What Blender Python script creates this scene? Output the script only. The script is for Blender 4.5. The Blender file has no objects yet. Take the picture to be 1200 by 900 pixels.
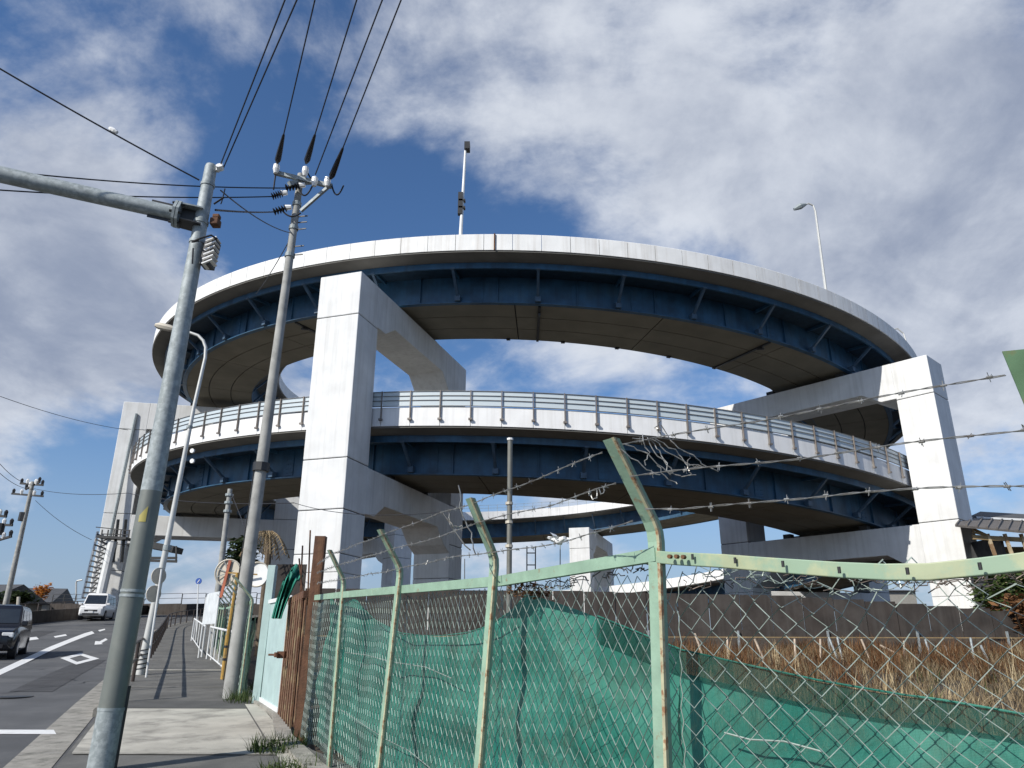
import bpy, bmesh, math, random
from math import sin, cos, pi, radians, atan2, sqrt, hypot
from mathutils import Vector, Matrix
random.seed(7)
SC = bpy.context.scene
COL = SC.collection

# ------------------------------------------------------------------ camera
CAM = Vector((0, 0, 1.6)); PITCH = radians(19.54); F = 877.0; ROLL = radians(0.15)
cd = bpy.data.cameras.new('camera'); cam = bpy.data.objects.new('camera', cd); COL.objects.link(cam)
cd.sensor_width = 36.0; cd.lens = 36.0 * F / 1200.0; cd.clip_start = 0.05; cd.clip_end = 6000
cam.location = CAM
cam.rotation_euler = (Matrix.Rotation(PITCH + pi / 2, 3, 'X') @ Matrix.Rotation(ROLL, 3, 'Z')).to_euler()
SC.camera = cam

# ------------------------------------------------------------------ world: Nishita sky with clouds
SUN_EL = radians(36); SUN_DIR = Vector((-0.74, -0.67, 0)).normalized()     # towards the sun, horizontally
SUN_AZ = atan2(SUN_DIR.x, SUN_DIR.y)                                        # clockwise from +Y
W = bpy.data.worlds.new("World"); SC.world = W; W.use_nodes = True
nt = W.node_tree; N = nt.nodes; L = nt.links
for n in list(N): N.remove(n)


def wn(kind, **kw):
    n = N.new(kind)
    for k, v in kw.items(): setattr(n, k, v)
    return n


def wmath(op, a, b=None, c=None, clamp=False):
    n = wn('ShaderNodeMath', operation=op); n.use_clamp = clamp
    for i, v in enumerate((a, b, c)):
        if v is None: continue
        if isinstance(v, (int, float)): n.inputs[i].default_value = v
        else: L.new(v, n.inputs[i])
    return n.outputs[0]


def pixdir(px, py):
    r, u = px - 600.0, 450.0 - py
    return Vector((r, F * cos(PITCH) - u * sin(PITCH), F * sin(PITCH) + u * cos(PITCH)))


sky = wn('ShaderNodeTexSky', sky_type='NISHITA'); sky.sun_disc = False
sky.sun_elevation = SUN_EL; sky.sun_rotation = SUN_AZ
sky.altitude = 10; sky.air_density = 1.0; sky.dust_density = 0.6; sky.ozone_density = 3.0
tc = wn('ShaderNodeTexCoord'); D = tc.outputs['Generated']
nrm = wn('ShaderNodeVectorMath', operation='NORMALIZE'); L.new(D, nrm.inputs[0])
sep = wn('ShaderNodeSeparateXYZ'); L.new(nrm.outputs[0], sep.inputs[0])
zz = wmath('ADD', wmath('MAXIMUM', sep.outputs[2], 0.0), 0.42)
cmb = wn('ShaderNodeCombineXYZ')
L.new(wmath('DIVIDE', sep.outputs[0], zz), cmb.inputs[0]); L.new(wmath('DIVIDE', sep.outputs[1], zz), cmb.inputs[1])
cmb.inputs[2].default_value = 3.7


def wnoise(scale, detail, rough, dist=0.0, off=(0, 0, 0)):
    m = wn('ShaderNodeMapping'); m.inputs['Location'].default_value = off; L.new(cmb.outputs[0], m.inputs[0])
    n = wn('ShaderNodeTexNoise'); n.inputs['Scale'].default_value = scale; n.inputs['Detail'].default_value = detail
    n.inputs['Roughness'].default_value = rough; n.inputs['Distortion'].default_value = dist
    L.new(m.outputs[0], n.inputs['Vector']); return n.outputs[0]


n1 = wnoise(1.9, 12, 0.60, 0.35); n2 = wnoise(5.2, 10, 0.60, 0.25, (3, 1, 0)); n3 = wnoise(0.8, 4, 0.5, 0, (8, 2, 0)); n4 = wnoise(15, 8, 0.6, 0.2, (1, 7, 0))
n1s = wnoise(1.9, 12, 0.60, 0.35, (0.07, 0.065, 0)); n2s = wnoise(5.2, 10, 0.60, 0.25, (3.035, 1.03, 0))
# cloud banks and clear gaps as they lie in this sky: (pixel direction, angular size, weight)
BLOBS = [(20, 190, .30, .20), (90, 400, .24, .24), (-60, 330, .3, .16), (60, 470, .14, .10), (130, 70, .16, .16), (560, 60, .15, .13), (700, 110, .20, .16), (960, 60, .38, .20),
         (1050, 260, .33, .22), (1165, 490, .20, .24), (820, 200, .2, .12), (700, 430, .16, .14), (960, 250, .2, .1), (580, 200, .08, .08), (1150, 130, .3, .1),
         (390, 200, .20, -.13), (300, 110, .13, -.08), (420, 60, .12, .02), (540, 225, .13, -.12), (330, 290, .16, -.22), (240, 240, .13, -.16), (180, 290, .08, -.08),
         (70, 30, .10, -.14), (60, 560, .15, -.20), (150, 530, .10, -.12), (620, 70, .07, -.08), (760, 60, .09, -.06), (610, 180, .05, -.05), (600, 400, .10, -.12), (800, 430, .05, -.05),
         (1140, 590, .08, -.14), (640, 255, .12, -.12), (30, 660, .25, -.03), (930, 100, .07, -.10), (1010, 170, .06, -.08), (720, 40, .07, -.10), (850, 60, .06, -.06), (760, 190, .05, -.06), (740, 330, .2, .03), (100, 610, .08, .06), (30, 500, .06, .05), (480, 150, .05, .05)]
bias = None
for (px, py, sz, wt) in BLOBS:
    v = pixdir(px, py).normalized()
    ds = wn('ShaderNodeVectorMath', operation='DISTANCE'); L.new(nrm.outputs[0], ds.inputs[0]); ds.inputs[1].default_value = v
    mr = wn('ShaderNodeMapRange', interpolation_type='SMOOTHERSTEP'); L.new(ds.outputs['Value'], mr.inputs[0])
    mr.inputs[1].default_value = 0; mr.inputs[2].default_value = sz * 1.5; mr.inputs[3].default_value = wt; mr.inputs[4].default_value = 0
    bias = mr.outputs[0] if bias is None else wmath('ADD', bias, mr.outputs[0])
base_ = wmath('ADD', wmath('MULTIPLY', n1, 0.68), wmath('ADD', wmath('MULTIPLY', n2, 0.24), wmath('MULTIPLY', n4, 0.08)))
dens = wmath('ADD', wmath('MULTIPLY_ADD', wmath('SUBTRACT', base_, .5), 2.1, .5), wmath('MULTIPLY', bias, 0.8))
cov = wn('ShaderNodeMapRange', interpolation_type='SMOOTHSTEP'); L.new(dens, cov.inputs[0])
cov.inputs[1].default_value = 0.43; cov.inputs[2].default_value = 0.80
# thick parts are greyer; the side towards the sun is brighter
lit = wmath('ADD', wmath('MULTIPLY', wmath('SUBTRACT', n1, n1s), 2.6), wmath('MULTIPLY', wmath('SUBTRACT', n2, n2s), 1.7))
shade = wn('ShaderNodeMapRange', interpolation_type='SMOOTHSTEP')
L.new(wmath('SUBTRACT', wmath('ADD', wmath('MULTIPLY', dens, 0.55), wmath('MULTIPLY', n3, 0.62)), wmath('MULTIPLY', lit, .42)), shade.inputs[0])
shade.inputs[1].default_value = 0.46; shade.inputs[2].default_value = 1.08
ccol = wn('ShaderNodeMix', data_type='RGBA'); L.new(shade.outputs[0], ccol.inputs[0])
ccol.inputs[6].default_value = (8.6, 9.1, 10.0, 1); ccol.inputs[7].default_value = (3.4, 4.0, 5.4, 1)
hs = wn('ShaderNodeHueSaturation'); hs.inputs['Saturation'].default_value = 1.12; hs.inputs['Value'].default_value = 1.4; L.new(sky.outputs[0], hs.inputs['Color'])
tint = wn('ShaderNodeMix', data_type='RGBA', blend_type='MULTIPLY'); tint.inputs[0].default_value = 1; L.new(hs.outputs[0], tint.inputs[6]); tint.inputs[7].default_value = (.92, .98, 1.08, 1)
lowm = wn('ShaderNodeMapRange', interpolation_type='SMOOTHSTEP'); L.new(sep.outputs[2], lowm.inputs[0])     # pale band of air near the horizon
lowm.inputs[1].default_value = -.02; lowm.inputs[2].default_value = .30; lowm.inputs[3].default_value = .85; lowm.inputs[4].default_value = 0
lowc = wn('ShaderNodeMix', data_type='RGBA'); L.new(lowm.outputs[0], lowc.inputs[0]); L.new(tint.outputs[2], lowc.inputs[6]); lowc.inputs[7].default_value = (3.6, 4.7, 6.6, 1)
fadeh = wn('ShaderNodeMapRange'); L.new(sep.outputs[2], fadeh.inputs[0]); fadeh.inputs[1].default_value = 0; fadeh.inputs[2].default_value = .06
mix = wn('ShaderNodeMix', data_type='RGBA'); L.new(wmath('MULTIPLY', wmath('MULTIPLY', cov.outputs[0], 0.95), fadeh.outputs[0]), mix.inputs[0])
L.new(lowc.outputs[2], mix.inputs[6]); L.new(ccol.outputs[2], mix.inputs[7])
bg = wn('ShaderNodeBackground'); bg.inputs['Strength'].default_value = 0.082; L.new(mix.outputs[2], bg.inputs[0])
wo = wn('ShaderNodeOutputWorld'); L.new(bg.outputs[0], wo.inputs[0])

sl = bpy.data.lights.new('sun', 'SUN'); sl.energy = 4.7; sl.angle = radians(0.55); sl.color = (1.0, 0.955, 0.88)
so = bpy.data.objects.new('sun', sl); COL.objects.link(so)
sv = Vector((SUN_DIR.x * cos(SUN_EL), SUN_DIR.y * cos(SUN_EL), sin(SUN_EL)))
so.rotation_euler = sv.to_track_quat('Z', 'Y').to_euler(); so.location = (-30, -30, 60)
SC.view_settings.view_transform = 'Standard'; SC.view_settings.look = 'None'
SC.view_settings.exposure = 0.05; SC.view_settings.gamma = 1.0
SC.render.engine = 'CYCLES'; SC.cycles.max_bounces = 6; SC.cycles.diffuse_bounces = 2; SC.cycles.transparent_max_bounces = 12

# ------------------------------------------------------------------ measuring helpers


def at(px, py, Y):
    d = pixdir(px, py); return CAM + d * (Y / d.y)


def atz(px, py, z):
    d = pixdir(px, py); return CAM + d * ((z - CAM.z) / d.z)


GP = [(-30, -1.0), (0, .15), (8, .52), (14, .82), (20, 1.08), (28, 1.40), (36, 1.9), (45, 2.6), (60, 3.75), (75, 4.8), (95, 5.6), (140, 6.0)]


def g(y):
    if y <= GP[0][0]: return GP[0][1]
    for i in range(len(GP) - 1):
        (a, za), (b, zb) = GP[i], GP[i + 1]
        if y <= b:
            m0 = (zb - za) / (b - a)
            ml = m0 if i == 0 else (zb - GP[i - 1][1]) / (b - GP[i - 1][0])
            mr_ = m0 if i + 2 >= len(GP) else (GP[i + 2][1] - za) / (GP[i + 2][0] - a)
            t = (y - a) / (b - a); h = b - a
            return (2 * t**3 - 3 * t**2 + 1) * za + (t**3 - 2 * t**2 + t) * h * ml + (-2 * t**3 + 3 * t**2) * zb + (t**3 - t**2) * h * mr_
    return GP[-1][1]


def ground(px, py):
    d = pixdir(px, py); lo, hi = 0.5, 140.0; prev = None
    y = 1.0
    while y < 140:
        z = CAM.z + d.z / d.y * y
        if z <= g(y): break
        y += 0.05
    return Vector((d.x / d.y * y, y, g(y)))


def sx(y):                       # centre line of the pavement
    if y <= 45: return 0.14 - 0.42 * y
    return 0.14 - 0.42 * 45 - 0.42 * 11 * (1 - math.exp(-(y - 45) / 11.0))


SWH = 1.15


def fx(y):                       # fence line
    pts = [(-10, 5), (2.35, 2.1), (3.6, .72), (8.07, -1.98), (9.8, -2.88), (12.5, -4.15), (20, -7.05), (40, -15.4), (50, -19.0), (60, -21.0), (120, -22)]
    for (a, xa), (b, xb) in zip(pts, pts[1:]):
        if y <= b: return xa + (xb - xa) * (y - a) / (b - a)
    return -30


def sstep(a, b, t):
    t = max(0, min(1, (t - a) / (b - a))); return t * t * (3 - 2 * t)


def fieldz(y): return .25 if y < 4 else (.25 + (y - 4) * .052 if y < 28 else (1.5 if y < 31 else 1.5 + 1.1 * sstep(31, 42, y)))


def terr(x, y):
    zr = g(y) - 0.26
    t = sstep(.25, 3.0, x - fx(y))
    z = zr * (1 - t) + fieldz(y) * t if x > fx(y) else zr
    lx = sx(y) - 12
    if x < lx: z -= 2.6 * sstep(1, 10, lx - x) * sstep(15, 45, y)
    if y > 100: z = z * (1 - sstep(100, 180, y)) + 0.5 * sstep(100, 180, y)
    return z

# ------------------------------------------------------------------ materials


def mat(name, base, rough=.7, metal=0., var=.15, scale=3., streak=0., streak_col=None, bump=0., bscale=30., spec=.5, coords='Object', detail=6, col2=None, c2amt=0.5, c2scale=1.0, c2lo=.5, c2hi=.65, lines=0.):
    m = bpy.data.materials.new(name); m.use_nodes = True
    t = m.node_tree; n = t.nodes; l = t.links
    bs = n['Principled BSDF']; bs.inputs['Roughness'].default_value = rough; bs.inputs['Metallic'].default_value = metal
    bs.inputs['Specular IOR Level'].default_value = spec
    geo = n.new('ShaderNodeNewGeometry'); V = geo.outputs['Position']
    no = n.new('ShaderNodeTexNoise'); no.inputs['Scale'].default_value = scale; no.inputs['Detail'].default_value = detail; l.new(V, no.inputs['Vector'])
    r = n.new('ShaderNodeMapRange'); l.new(no.outputs[0], r.inputs[0]); r.inputs[1].default_value = .3; r.inputs[2].default_value = .7
    r.inputs[3].default_value = 1 - var; r.inputs[4].default_value = 1 + var
    mx = n.new('ShaderNodeMix'); mx.data_type = 'RGBA'; mx.blend_type = 'MULTIPLY'; mx.inputs[0].default_value = 1
    mx.inputs[6].default_value = (*base, 1); l.new(r.outputs[0], mx.inputs[7]); out = mx.outputs[2]
    if col2:
        nb = n.new('ShaderNodeTexNoise'); nb.inputs['Scale'].default_value = c2scale; nb.inputs['Detail'].default_value = 8; nb.inputs['Roughness'].default_value = .65; l.new(V, nb.inputs['Vector'])
        rb = n.new('ShaderNodeMapRange'); l.new(nb.outputs[0], rb.inputs[0]); rb.inputs[1].default_value = c2lo; rb.inputs[2].default_value = c2hi; rb.inputs[4].default_value = c2amt
        m2 = n.new('ShaderNodeMix'); m2.data_type = 'RGBA'; l.new(rb.outputs[0], m2.inputs[0]); l.new(out, m2.inputs[6]); m2.inputs[7].default_value = (*col2, 1); out = m2.outputs[2]
    if streak:
        mp = n.new('ShaderNodeMapping'); mp.inputs['Scale'].default_value = (2.2, 2.2, .09); l.new(V, mp.inputs[0])
        ns = n.new('ShaderNodeTexNoise'); ns.inputs['Scale'].default_value = 1.6; ns.inputs['Detail'].default_value = 7; ns.inputs['Roughness'].default_value = .6; l.new(mp.outputs[0], ns.inputs['Vector'])
        rs = n.new('ShaderNodeMapRange'); l.new(ns.outputs[0], rs.inputs[0]); rs.inputs[1].default_value = .48; rs.inputs[2].default_value = .75; rs.inputs[4].default_value = streak
        m3 = n.new('ShaderNodeMix'); m3.data_type = 'RGBA'; l.new(rs.outputs[0], m3.inputs[0]); l.new(out, m3.inputs[6]); m3.inputs[7].default_value = (*(streak_col or (.2, .19, .17)), 1); out = m3.outputs[2]
    l.new(out, bs.inputs['Base Color'])
    if bump:
        nz = n.new('ShaderNodeTexNoise'); nz.inputs['Scale'].default_value = bscale; nz.inputs['Detail'].default_value = 5; l.new(V, nz.inputs['Vector'])
        b = n.new('ShaderNodeBump'); b.inputs['Strength'].default_value = bump; b.inputs['Distance'].default_value = .02; l.new(nz.outputs[0], b.inputs['Height']); l.new(b.outputs[0], bs.inputs['Normal'])
    return m


M = {}
M['white_conc'] = mat('painted_white_concrete', (.72, .725, .715), .75, var=.08, scale=.9, col2=(.60, .595, .57), c2scale=.5, c2lo=.5, c2hi=.75, c2amt=.6, streak=.40, streak_col=(.42, .41, .38), bump=.15, bscale=6)
M['parapet'] = mat('parapet_concrete', (.77, .77, .75), .75, var=.06, scale=1.2, streak=.42, streak_col=(.40, .35, .29), bump=.1, bscale=8)
M['parapet_m'] = mat('parapet_concrete_clean', (.78, .78, .77), .75, var=.05, scale=1.2, streak=.3, streak_col=(.4, .38, .34))
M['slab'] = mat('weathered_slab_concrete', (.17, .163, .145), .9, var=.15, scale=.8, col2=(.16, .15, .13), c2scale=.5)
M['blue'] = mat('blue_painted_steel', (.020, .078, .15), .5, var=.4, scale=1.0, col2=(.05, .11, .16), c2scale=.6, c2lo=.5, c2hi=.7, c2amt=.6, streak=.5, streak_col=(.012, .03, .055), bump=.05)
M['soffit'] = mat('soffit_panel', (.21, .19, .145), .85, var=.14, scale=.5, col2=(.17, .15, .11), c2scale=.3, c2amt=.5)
M['dark'] = mat('dark_recess', (.03, .03, .035), .9)
M['galv'] = mat('galvanised_steel', (.25, .285, .29), .62, .12, var=.15, scale=6, col2=(.40, .44, .45), c2scale=16, c2lo=.45, c2hi=.6, c2amt=.7, bump=.03, bscale=20)
M['conc_pole'] = mat('spun_concrete_pole', (.33, .33, .31), .85, var=.2, scale=4, col2=(.15, .15, .14), c2scale=3.5, c2lo=.52, c2hi=.68, bump=.12, bscale=40)
M['lamp_paint'] = mat('pale_lamp_paint', (.55, .55, .52), .4, .2, var=.08, scale=6)
M['black'] = mat('black_rubber', (.015, .015, .018), .6)
M['dark_metal'] = mat('dark_metal', (.05, .05, .05), .5, .5)
M['porcelain'] = mat('white_porcelain', (.8, .8, .78), .2)
M['asphalt'] = mat('asphalt', (.095, .097, .10), .92, var=.22, scale=.7, col2=(.14, .14, .138), c2scale=.35, c2amt=.7, bump=.6, bscale=130)
M['walk'] = mat('pavement_asphalt', (.12, .118, .11), .93, var=.25, scale=1.6, col2=(.18, .175, .16), c2scale=1.1, c2amt=.8, bump=.6, bscale=110)
M['conc'] = mat('pavement_concrete', (.42, .40, .345), .9, var=.16, scale=2.5, col2=(.2, .19, .165), c2scale=1.7, c2amt=.8, bump=.4, bscale=60)
M['kerb'] = mat('kerb_concrete', (.29, .275, .24), .9, var=.2, scale=5, col2=(.10, .1, .08), c2scale=4, c2amt=.7, bump=.4, bscale=50)
M['paint'] = mat('road_paint', (.72, .72, .70), .7, var=.08, scale=9, col2=(.3, .3, .29), c2scale=22, c2lo=.6, c2hi=.7, c2amt=.6)
M['soil'] = mat('dry_soil', (.05, .038, .026), .95, var=.25, scale=2, col2=(.09, .07, .04), c2scale=1.2, bump=.6, bscale=12)
M['green_paint'] = mat('pale_green_paint', (.25, .375, .275), .6, .0, var=.14, scale=9, col2=(.24, .16, .09), c2scale=14, c2lo=.60, c2hi=.70, c2amt=.8, bump=.1, bscale=60)
M['green_edge'] = mat('yellowed_paint_edge', (.42, .40, .26), .6, var=.2, scale=15, col2=(.24, .10, .04), c2scale=22, c2lo=.5, c2hi=.6, c2amt=.85)
M['dkgreen_paint'] = mat('green_gate_paint_dark', (.17, .30, .17), .55, var=.15, scale=12, col2=(.3, .24, .1), c2scale=12, c2lo=.6, c2hi=.7)
M['wire'] = mat('coated_fence_wire', (.31, .37, .33), .38, .25, var=.12, scale=20, col2=(.10, .13, .11), c2scale=9, c2lo=.55, c2hi=.66, c2amt=.7)
M['rust_wire'] = mat('rusty_wire', (.16, .13, .11), .6, .5, var=.3, scale=30)
M['barb'] = mat('barbed_wire_metal', (.34, .34, .32), .4, .6, var=.3, scale=30, col2=(.12, .08, .05), c2scale=12)
M['rust'] = mat('rusted_steel', (.10, .045, .024), .85, var=.35, scale=8, streak=.6, streak_col=(.30, .17, .07), bump=.3, bscale=40)
M['rust2'] = mat('rusted_corrugated', (.14, .07, .038), .85, var=.4, scale=6, col2=(.30, .24, .13), c2scale=5, c2lo=.5, c2hi=.6, c2amt=.7, streak=.6, streak_col=(.07, .03, .015), bump=.3, bscale=40)
M['gate_blue'] = mat('faded_blue_gate_paint', (.36, .475, .465), .6, var=.10, scale=5, streak=.35, streak_col=(.42, .55, .5), bump=.05)
M['white_paint'] = mat('white_pipe_paint', (.70, .71, .70), .5, var=.06, col2=(.3, .22, .14), c2scale=14, c2lo=.64, c2hi=.72)
M['brown_rail'] = mat('brown_rail_paint', (.045, .032, .026), .5, var=.2)
M['yellow'] = mat('yellow_paint', (.42, .25, .05), .6, var=.2, col2=(.12, .08, .04), c2scale=8, c2amt=.7)
M['orange'] = mat('orange_paint', (.55, .16, .05), .5, var=.15)
M['sign_back'] = mat('sign_back', (.50, .46, .38), .6, .2, var=.1)
M['sign_blue'] = mat('sign_blue', (.03, .09, .35), .4)
M['sticker'] = mat('yellow_sticker', (.42, .36, .10), .5)
M['sheet'] = mat('dark_wall_sheet', (.042, .034, .029), .9, var=.35, scale=1.4, col2=(.075, .068, .062), c2scale=.8, streak=.6, streak_col=(.085, .078, .07), bump=.2)
M['roof'] = mat('roof_sheet', (.13, .115, .10), .6, .1, var=.25)
M['roof_dark'] = mat('dark_roof_tile', (.075, .077, .08), .7, var=.2)
M['house'] = mat('house_wall', (.28, .27, .24), .85, var=.1)
M['glass'] = mat('window_glass_dark', (.02, .025, .03), .08, spec=.8)
M['car_white'] = mat('car_paint_white', (.78, .78, .77), .25, var=.02)
M['car_black'] = mat('car_paint_black', (.012, .013, .018), .15, var=.05)
M['tyre'] = mat('tyre', (.02, .02, .02), .85)
M['rim'] = mat('rim_metal', (.4, .4, .42), .3, .8)
M['chrome'] = mat('chrome', (.6, .6, .6), .15, 1.)
M['bark'] = mat('bark', (.12, .09, .06), .9, var=.3, scale=8, bump=.5)
M['umbra'] = mat('umber_board', (.28, .2, .1), .9, var=.3)
M['stake'] = mat('bleached_stake', (.45, .36, .27), .8, var=.3, scale=6)
M['mirror_red'] = mat('faded_red_bar', (.42, .12, .06), .6, var=.2)


M['black_tar'] = mat('tar_repair_asphalt', (.058, .058, .06), .9, var=.25, scale=2, bump=.5, bscale=120)


def leafmat(name, c1, c2, trans=.25):
    m = bpy.data.materials.new(name); m.use_nodes = True; t = m.node_tree; n = t.nodes; l = t.links
    bs = n['Principled BSDF']; bs.inputs['Roughness'].default_value = .7; bs.inputs['Specular IOR Level'].default_value = .2
    geo = n.new('ShaderNodeNewGeometry')
    mx = n.new('ShaderNodeMix'); mx.data_type = 'RGBA'; l.new(geo.outputs['Random Per Island'], mx.inputs[0])
    mx.inputs[6].default_value = (*c1, 1); mx.inputs[7].default_value = (*c2, 1); l.new(mx.outputs[2], bs.inputs['Base Color'])
    tr = n.new('ShaderNodeBsdfTranslucent'); l.new(mx.outputs[2], tr.inputs[0])
    ms = n.new('ShaderNodeMixShader'); ms.inputs[0].default_value = trans; l.new(bs.outputs[0], ms.inputs[1]); l.new(tr.outputs[0], ms.inputs[2])
    l.new(ms.outputs[0], n['Material Output'].inputs[0]); return m


M['leaf'] = leafmat('green_leaves', (.03, .055, .015), (.09, .12, .035))
M['leaf_dark'] = leafmat('dark_evergreen_leaves', (.015, .03, .012), (.05, .07, .025))
M['leaf_orange'] = leafmat('orange_leaves', (.45, .13, .02), (.5, .25, .05))
M['straw'] = leafmat('dry_straw', (.17, .115, .06), (.42, .33, .20))
M['straw_pale'] = leafmat('pale_reed', (.45, .34, .18), (.65, .53, .33))
M['brush'] = leafmat('brown_brush', (.075, .036, .018), (.24, .12, .05))


def netmat(name, c1, c2, alpha, dirt=(.10, .10, .075)):
    m = bpy.data.materials.new(name); m.use_nodes = True; t = m.node_tree; n = t.nodes; l = t.links
    bs = n['Principled BSDF']; bs.inputs['Roughness'].default_value = .65; bs.inputs['Specular IOR Level'].default_value = .25
    geo = n.new('ShaderNodeNewGeometry')
    no = n.new('ShaderNodeTexNoise'); no.inputs['Scale'].default_value = 2.2; no.inputs['Detail'].default_value = 8; l.new(geo.outputs['Position'], no.inputs['Vector'])
    r = n.new('ShaderNodeMapRange'); l.new(no.outputs[0], r.inputs[0]); r.inputs[1].default_value = .35; r.inputs[2].default_value = .65
    mx = n.new('ShaderNodeMix'); mx.data_type = 'RGBA'; l.new(r.outputs[0], mx.inputs[0]); mx.inputs[6].default_value = (*c1, 1); mx.inputs[7].default_value = (*c2, 1)
    nd = n.new('ShaderNodeTexNoise'); nd.inputs['Scale'].default_value = 3.1; nd.inputs['Detail'].default_value = 10; nd.inputs['Roughness'].default_value = .7; nd.inputs['Distortion'].default_value = .6; l.new(geo.outputs['Position'], nd.inputs['Vector'])
    rd = n.new('ShaderNodeMapRange'); l.new(nd.outputs[0], rd.inputs[0]); rd.inputs[1].default_value = .48; rd.inputs[2].default_value = .68; rd.inputs[4].default_value = .38
    mdx = n.new('ShaderNodeMix'); mdx.data_type = 'RGBA'; l.new(rd.outputs[0], mdx.inputs[0]); l.new(mx.outputs[2], mdx.inputs[6]); mdx.inputs[7].default_value = (*dirt, 1); mx = mdx
    ra = n.new('ShaderNodeMapRange'); l.new(nd.outputs[0], ra.inputs[0]); ra.inputs[1].default_value = .35; ra.inputs[2].default_value = .65; ra.inputs[3].default_value = min(1, alpha + .08); ra.inputs[4].default_value = alpha - .10
    wv = n.new('ShaderNodeTexWave'); wv.inputs['Scale'].default_value = 60; wv.bands_direction = 'Z'; l.new(geo.outputs['Position'], wv.inputs['Vector'])
    m2 = n.new('ShaderNodeMix'); m2.data_type = 'RGBA'; m2.blend_type = 'MULTIPLY'; m2.inputs[0].default_value = .25; l.new(mx.outputs[2], m2.inputs[6]); l.new(wv.outputs[0], m2.inputs[7])
    l.new(m2.outputs[2], bs.inputs['Base Color'])
    mpw = n.new('ShaderNodeMapping'); mpw.inputs['Rotation'].default_value = (.5, .6, .7); mpw.inputs['Scale'].default_value = (9, 2.2, 2.2); l.new(geo.outputs['Position'], mpw.inputs[0])
    nw_ = n.new('ShaderNodeTexNoise'); nw_.inputs['Scale'].default_value = 1.6; nw_.inputs['Detail'].default_value = 6; nw_.inputs['Distortion'].default_value = .8; l.new(mpw.outputs[0], nw_.inputs['Vector'])
    bw = n.new('ShaderNodeBump'); bw.inputs['Strength'].default_value = .9; bw.inputs['Distance'].default_value = .05; l.new(nw_.outputs[0], bw.inputs['Height']); l.new(bw.outputs[0], bs.inputs['Normal'])
    tr = n.new('ShaderNodeBsdfTranslucent'); l.new(mx.outputs[2], tr.inputs[0]); l.new(bw.outputs[0], tr.inputs['Normal'])
    ms = n.new('ShaderNodeMixShader'); ms.inputs[0].default_value = .35; l.new(bs.outputs[0], ms.inputs[1]); l.new(tr.outputs[0], ms.inputs[2])
    tp = n.new('ShaderNodeBsdfTransparent'); m3 = n.new('ShaderNodeMixShader'); l.new(ra.outputs[0], m3.inputs[0])
    l.new(tp.outputs[0], m3.inputs[1]); l.new(ms.outputs[0], m3.inputs[2]); l.new(m3.outputs[0], n['Material Output'].inputs[0]); return m


M['net'] = netmat('green_shade_net', (.025, .225, .17), (.10, .37, .28), .95)
M['net_hem'] = netmat('green_net_hem', (.012, .10, .075), (.03, .13, .10), .76)
M['net_far'] = netmat('green_net_dirty', (.035, .10, .07), (.09, .14, .10), .8)
mg = bpy.data.materials.new('clear_noise_panel'); mg.use_nodes = True
_n = mg.node_tree.nodes; _l = mg.node_tree.links
_b = _n['Principled BSDF']; _b.inputs['Base Color'].default_value = (.56, .63, .66, 1); _b.inputs['Roughness'].default_value = .35
_t = _n.new('ShaderNodeBsdfTransparent'); _t.inputs[0].default_value = (.8, .88, .9, 1)
_m = _n.new('ShaderNodeMixShader'); _m.inputs[0].default_value = .92; _l.new(_t.outputs[0], _m.inputs[1]); _l.new(_b.outputs[0], _m.inputs[2]); _l.new(_m.outputs[0], _n['Material Output'].inputs[0])
M['clear'] = mg

# ------------------------------------------------------------------ mesh helpers
ORG = {}


def tag(o, label=None, cat=None, group=None, kind=None):
    if label: o['label'] = label
    if cat: o['category'] = cat
    if group: o['group'] = group
    if kind: o['kind'] = kind
    return o


def thing(name, loc, label, cat, group=None, kind=None):
    o = bpy.data.objects.new(name, None); COL.objects.link(o); o.location = loc; o.empty_display_size = .3
    ORG[o.name] = Vector(loc); return tag(o, label, cat, group, kind)


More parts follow.
